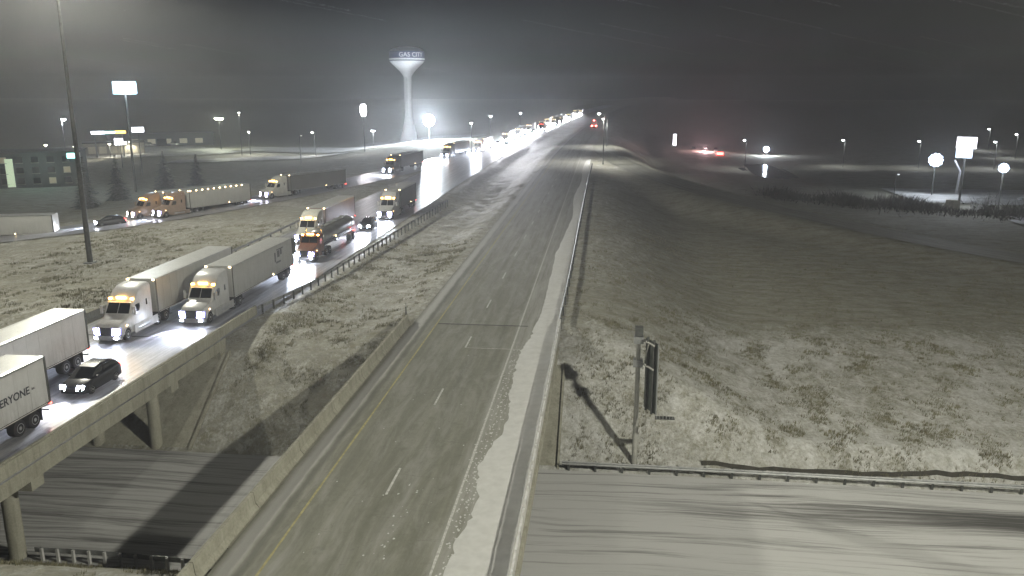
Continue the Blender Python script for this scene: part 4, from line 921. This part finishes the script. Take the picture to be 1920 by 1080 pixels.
# ------------------------------------------------------------------ right-hand background vehicles
cp = [(38.0, 356, 'car with glowing tail lights, left end of the red row across the pond'), (42.2, 350, 'car with glowing tail lights in the middle of the red row across the pond'), (46.8, 352, 'car with glowing tail lights, right end of the red row across the pond')]
for x, y, lb in cp: car(lb, x, y + 4.6, -6.2, R(180 - 8) + math.pi, (.12, .12, .12), 'greycar', lights=True, beam=0, red=True, group='cars beyond the pond', simple=True)
lamp('tail_glow', 'POINT', (41.5, 348.0, -4.9), 26000, (1, .58, .60), .5)
lt = lit_sign('single red lit sign right of the red row, mirrored in the pond', 45.6, 334, -6.5, [(-1.3, 1.3, .9, 1.9, emit('sign_red', (1, .06, .05), 22))], .12)
car('snow-covered car parked in the lit lot at the right edge', 96.5, 202.5, -5.6, R(-80), (.30, .31, .33), 'snowcar', lights=False, beam=0, group='parked cars', snow=.9)
for x, y, lb in ((-195, 342, 'pale car parked left in the far lit lot'), (-187, 349, 'pale car parked right in the far lit lot')):
    car(lb, x, y, -4.6, R(60), (.35, .34, .30), 'palecar', lights=False, beam=0, group='parked cars', simple=True)

# ------------------------------------------------------------------ plants
M_NEEDLE = plain('spruce_needles', (.030, .042, .034), .8, 0, .4, 2.0, snowtop=.25); M_BARK = plain('bark', (.07, .06, .05), .9); M_TWIG = plain('bare_twigs', (.10, .095, .085), .9, 0, .3, 2.0, snowtop=.6)
def spruce(label, x, y, z, h, rad):
    t = thing('spruce_tree', label, 'tree', (x, y, z), random.uniform(0, 6), 'spruces below the exit ramp')
    part('trunk', MB().tube((0, 0, -.3), (0, 0, h * .95), .2, .03, 8), M_BARK, t)
    m_ = MB(); lv = int(h * 3.2)
    for i in range(lv):
        f = i / (lv - 1); zz = .5 + (h - .6) * f; rr_ = rad * (1 - f) ** .85 * random.uniform(.75, 1.12) + .12
        nb = int(26 * (1 - f)) + 7
        for k in range(nb):
            a = random.uniform(0, 2 * math.pi); L_ = rr_ * random.uniform(.6, 1.12); dz = -.30 * L_
            ca, sa = math.cos(a), math.sin(a)
            for s in range(5):                      # needles along the bough
                q0 = .12 + .18 * s; w_ = (.30 + .42 * (1 - q0)) * (.5 + .5 * L_ / rad)
                cx_, cy_, cz = ca * L_ * q0, sa * L_ * q0, zz + dz * q0 + random.uniform(-.08, .08)
                q1 = q0 + .26
                m_.add([(cx_ - sa * w_, cy_ + ca * w_, cz - .12 * w_ - random.uniform(0, .15)), (cx_ + sa * w_, cy_ - ca * w_, cz - random.uniform(0, .15)), (ca * L_ * q1, sa * L_ * q1, zz + dz * q1)], [(0, 1, 2)])
    part('crown', m_, M_NEEDLE, t)
def gz(x, y): return float(terrain(np.array([float(x)]), np.array([float(y)]))[0][0])
spruce('dark spruce just right of the light mast', -109.6, 164, gz(-109.6, 164) - .1, 11.0, 3.0)
spruce('narrow dark spruce in front of the tall sign pole', -110.2, 177, gz(-110.2, 177) - .1, 10.5, 2.9)
spruce('broad dark spruce behind the amber-lit trailer', -111.6, 200, gz(-111.6, 200) - .1, 9.6, 3.4)
spruce('smaller dark spruce rightmost of the four, above the pale trailer', -105.4, 205, gz(-105.4, 205) - .1, 8.2, 2.6)
def shrub(label, x, y, z, h, n, spread, mat=M_TWIG, group='bare shrubs by the lit lot', name='bare_shrub'):
    t = thing(name, label, 'shrub', (x, y, z), 0, group); m_ = MB()
    def grow(p, d, L_, r_, lev):
        q = p + d * L_; m_.tube(p, q, r_, r_ * .6, 4, False)
        if lev == 0: return
        for k in range(3):
            nd = (d + Vector((random.gauss(0, .5), random.gauss(0, .5), random.gauss(.08, .3)))).normalized(); grow(p + d * L_ * random.uniform(.5, 1), nd, L_ * random.uniform(.55, .8), r_ * .6, lev - 1)
    for k in range(n):
        grow(Vector((random.gauss(0, spread), random.gauss(0, spread), -.1)), Vector((random.gauss(0, .3), random.gauss(0, .3), 1)).normalized(), h * .42, .05, 3)
    part('branches', m_, mat, t)
sb_ = [(57, 186, 2.6, 'bare shrub leftmost of the row before the lit lot'), (61.5, 190, 3.4, 'bare shrub second from the left before the lit lot'), (65, 186, 3.0, 'bare shrub below the hooded lamp'), (69, 190, 3.8, 'bare shrub under the right floodlight'), (73, 186, 2.8, 'low bare shrub left of the white sign pole'), (80.5, 186, 4.6, 'tall bare shrub right of the white sign pole'), (84.5, 189, 5.2, 'tall bare tree-like shrub between the sign pole and the parked car'), (76, 176, 2.4, 'low dark shrub in front of the sign pole')]
for x, y, h, lb in sb_: shrub(lb, x, y, gz(x, y), h, 5, .5)
shrub('white snow-crusted bush at the foot of the tall right sign', 79.4, 184.5, gz(79.4, 184.5), 2.6, 8, .35, plain('snow_crust', (.62, .63, .65), .8), name='snowy_bush')
shrub('small white snow-crusted bush before the shrub row at right', 69.0, 176.8, gz(69, 176.8), 1.6, 4, .2, plain('snow_crust', (.62, .63, .65), .8), name='snowy_bush')

# thicket of brush along the far side of the entrance ramp: one tangled mass
m_ = MB()
for _ in range(6500):
    f_ = random.random(); x = 40 + 72 * f_ + random.gauss(0, 2.5); y = 206 - 40 * f_ + random.gauss(0, 4.5)
    if 74 < x < 82 and y > 186: continue
    z = -5.9; h_ = random.uniform(.3, 1.0) ** 1.3 * 3.4 * (.35 + .65 * (.5 + .5 * math.sin(x * .37 + 1.7 * math.sin(x * .11)))); a = random.uniform(0, 6.28); l_ = random.uniform(.3, 1.2) * h_; w_ = random.uniform(.04, .16)
    tx, ty = x + l_ * math.cos(a), y + l_ * math.sin(a)
    m_.add([(x - w_, y, z - .2), (x + w_, y, z - .2), (tx, ty, z + h_)], [(0, 1, 2)])
    m_.add([(x, y - w_, z + h_ * .2), (x + .05, y + w_, z + h_ * .2), (x - l_ * math.sin(a), y + l_ * math.cos(a), z + h_ * .85)], [(0, 1, 2)])
tag(part('brush_thicket', m_, plain('dark_brush', (.05, .047, .038), .9, 0, .4, .5)), 'dark tangled brush between the entrance ramp and the lit lot', 'brush', kind='stuff')

# dry grass standing through the snow
WAVES = [(a_ * math.cos(b_), a_ * math.sin(b_), c_) for a_, b_, c_ in zip(np.exp(rng.normal(.75, .95, 60)), rng.uniform(0, 6.28, 60), rng.uniform(0, 6.28, 60))]
def tufts(boxes, n, hmin, hmax):
    Vs = []; A = np.array([(b[1] - b[0]) * (b[3] - b[2]) * b[4] for b in boxes]); A = A / A.sum()
    for bx_, a in zip(boxes, A):
        k = int(n * a); X = rng.uniform(bx_[0], bx_[1], k); Y = rng.uniform(bx_[2], bx_[3], k)
        # clump
        cl = np.zeros(k)
        for fx, fy, ph in WAVES: cl += np.sin(X * fx + Y * fy + ph) * (fx * fx + fy * fy + .2) ** -.12
        keep = (cl / len(WAVES) ** .5 + rng.normal(0, .45, k)) > .60
        X, Y = X[keep], Y[keep]
        Z, D = terrain(X, Y); xr = X - cx(Y)
        ok = ~(((xr > -17.4) & (xr < -2.7)) | ((xr > -45.7) & (xr < -29.2))) & (np.abs(Y - 46.6) > 7.8) & (D > 6.)
        X, Y, Z = X[ok], Y[ok], Z[ok]; Vs.append(np.stack([X, Y, Z], 1))
    P = np.concatenate(Vs); k = len(P); B = 5
    base = np.repeat(P, B, 0) + np.concatenate([rng.normal(0, .09, (k * B, 2)), np.zeros((k * B, 1))], 1)
    h = rng.uniform(hmin, hmax, k * B); a = rng.uniform(0, 6.28, k * B); lean = rng.uniform(.1, .8, k * B)
    wv = .024
    s = np.stack([np.cos(a), np.sin(a), np.zeros_like(a)], 1)
    tip = base + np.stack([-np.sin(a) * lean * h + .25 * h, np.cos(a) * lean * h, h], 1)
    V = np.stack([base - s * wv - [0, 0, .05], base + s * wv - [0, 0, .05], tip], 1).reshape(-1, 3)
    me_ = bpy.data.meshes.new('dry_grass'); m = len(V)
    me_.vertices.add(m); me_.vertices.foreach_set('co', V.astype(np.float32).reshape(-1))
    me_.loops.add(m); me_.loops.foreach_set('vertex_index', np.arange(m, dtype=np.int32))
    me_.polygons.add(m // 3); me_.polygons.foreach_set('loop_start', np.arange(0, m, 3, dtype=np.int32)); me_.polygons.foreach_set('loop_total', np.full(m // 3, 3, np.int32))
    me_.update(calc_edges=True); me_.validate()
    me_.materials.append(plain('dry_grass', (.18, .17, .105), .9, 0, .45, .8))
    tag(link('dry_grass', me_), 'dry grass blades standing through the thin snow', 'grass', kind='stuff')
tufts([(-2.4, 60, 54.6, 84, 1.0), (-2.4, 75, 84, 135, .22), (-29, -17.3, 54.3, 110, 1.0), (-75, -46, 55, 120, .55), (-31, -17, 26, 38.6, .8)], 130000, .08, .28)

# snowflakes hanging in the air
n_ = 4200
P = np.stack([rng.uniform(-75, 95, n_), rng.uniform(-12, 130, n_), rng.uniform(-5, 47, n_)], 1)
P = P[np.linalg.norm(P - [0, 0, 20], axis=1) > 9]
n0 = len(P)
wd = np.array([.93, .30, -.17]); wd /= np.linalg.norm(wd)      # thin rows of flakes added to draw the streaks of moving snow
for _ in range(280):
    c0 = np.array([rng.uniform(-80, 110), rng.uniform(30, 115), rng.uniform(19, 46)]); L_ = rng.uniform(4, 13); m = int(L_ * 20)
    q = c0 + np.outer(rng.uniform(-.5, .5, m) * L_, wd) + rng.normal(0, .035, (m, 3)); P = np.concatenate([P, q])
rads = np.concatenate([rng.uniform(.004, .012, n0), rng.uniform(.008, .016, len(P) - n0)])
ok = (np.linalg.norm(P - [0, 0, 20], axis=1) > 11) & (P[:, 2] < 45.5) & (np.linalg.norm(P - [29.4, 20, 31], axis=1) > 48); P = P[ok]; rads = rads[ok]
oc = np.array([(1, 0, 0), (-1, 0, 0), (0, 1, 0), (0, -1, 0), (0, 0, 1), (0, 0, -1)], float)
V = (P[:, None, :] + oc[None] * rads[:, None, None]).reshape(-1, 3); of = np.array([(0, 2, 4), (2, 1, 4), (1, 3, 4), (3, 0, 4), (2, 0, 5), (1, 2, 5), (3, 1, 5), (0, 3, 5)])
F = (np.arange(len(P))[:, None, None] * 6 + of[None]).reshape(-1, 3)
me_ = bpy.data.meshes.new('snowflakes'); me_.from_pydata(V.tolist(), [], F.tolist()); me_.update(); me_.materials.append(plain('snowflake', (.85, .86, .88), .8, 0, .05))
tag(link('snowflakes', me_), 'fine snowflakes in the night air, some set in rows as motion streaks', 'snow', kind='stuff')

# ------------------------------------------------------------------ air full of fine snow
hz_ = bpy.data.materials.new('snowy_air'); hz_.use_nodes = True; t_ = hz_.node_tree
for n in list(t_.nodes): t_.nodes.remove(n)
ou = t_.nodes.new('ShaderNodeOutputMaterial'); pv = t_.nodes.new('ShaderNodeVolumePrincipled')
pv.inputs['Color'].default_value = (.93, .95, 1.0, 1); pv.inputs['Density'].default_value = HAZE; pv.inputs['Anisotropy'].default_value = .6
t_.links.new(pv.outputs[0], ou.inputs['Volume'])
gzmin = float(GZ.min())
tag(part('haze', MB().box(gx[0] - 10, gx[-1] + 10, gy[0] - 10, gy[-1] + 10, gzmin - 1.2, 46), hz_), kind='stuff')
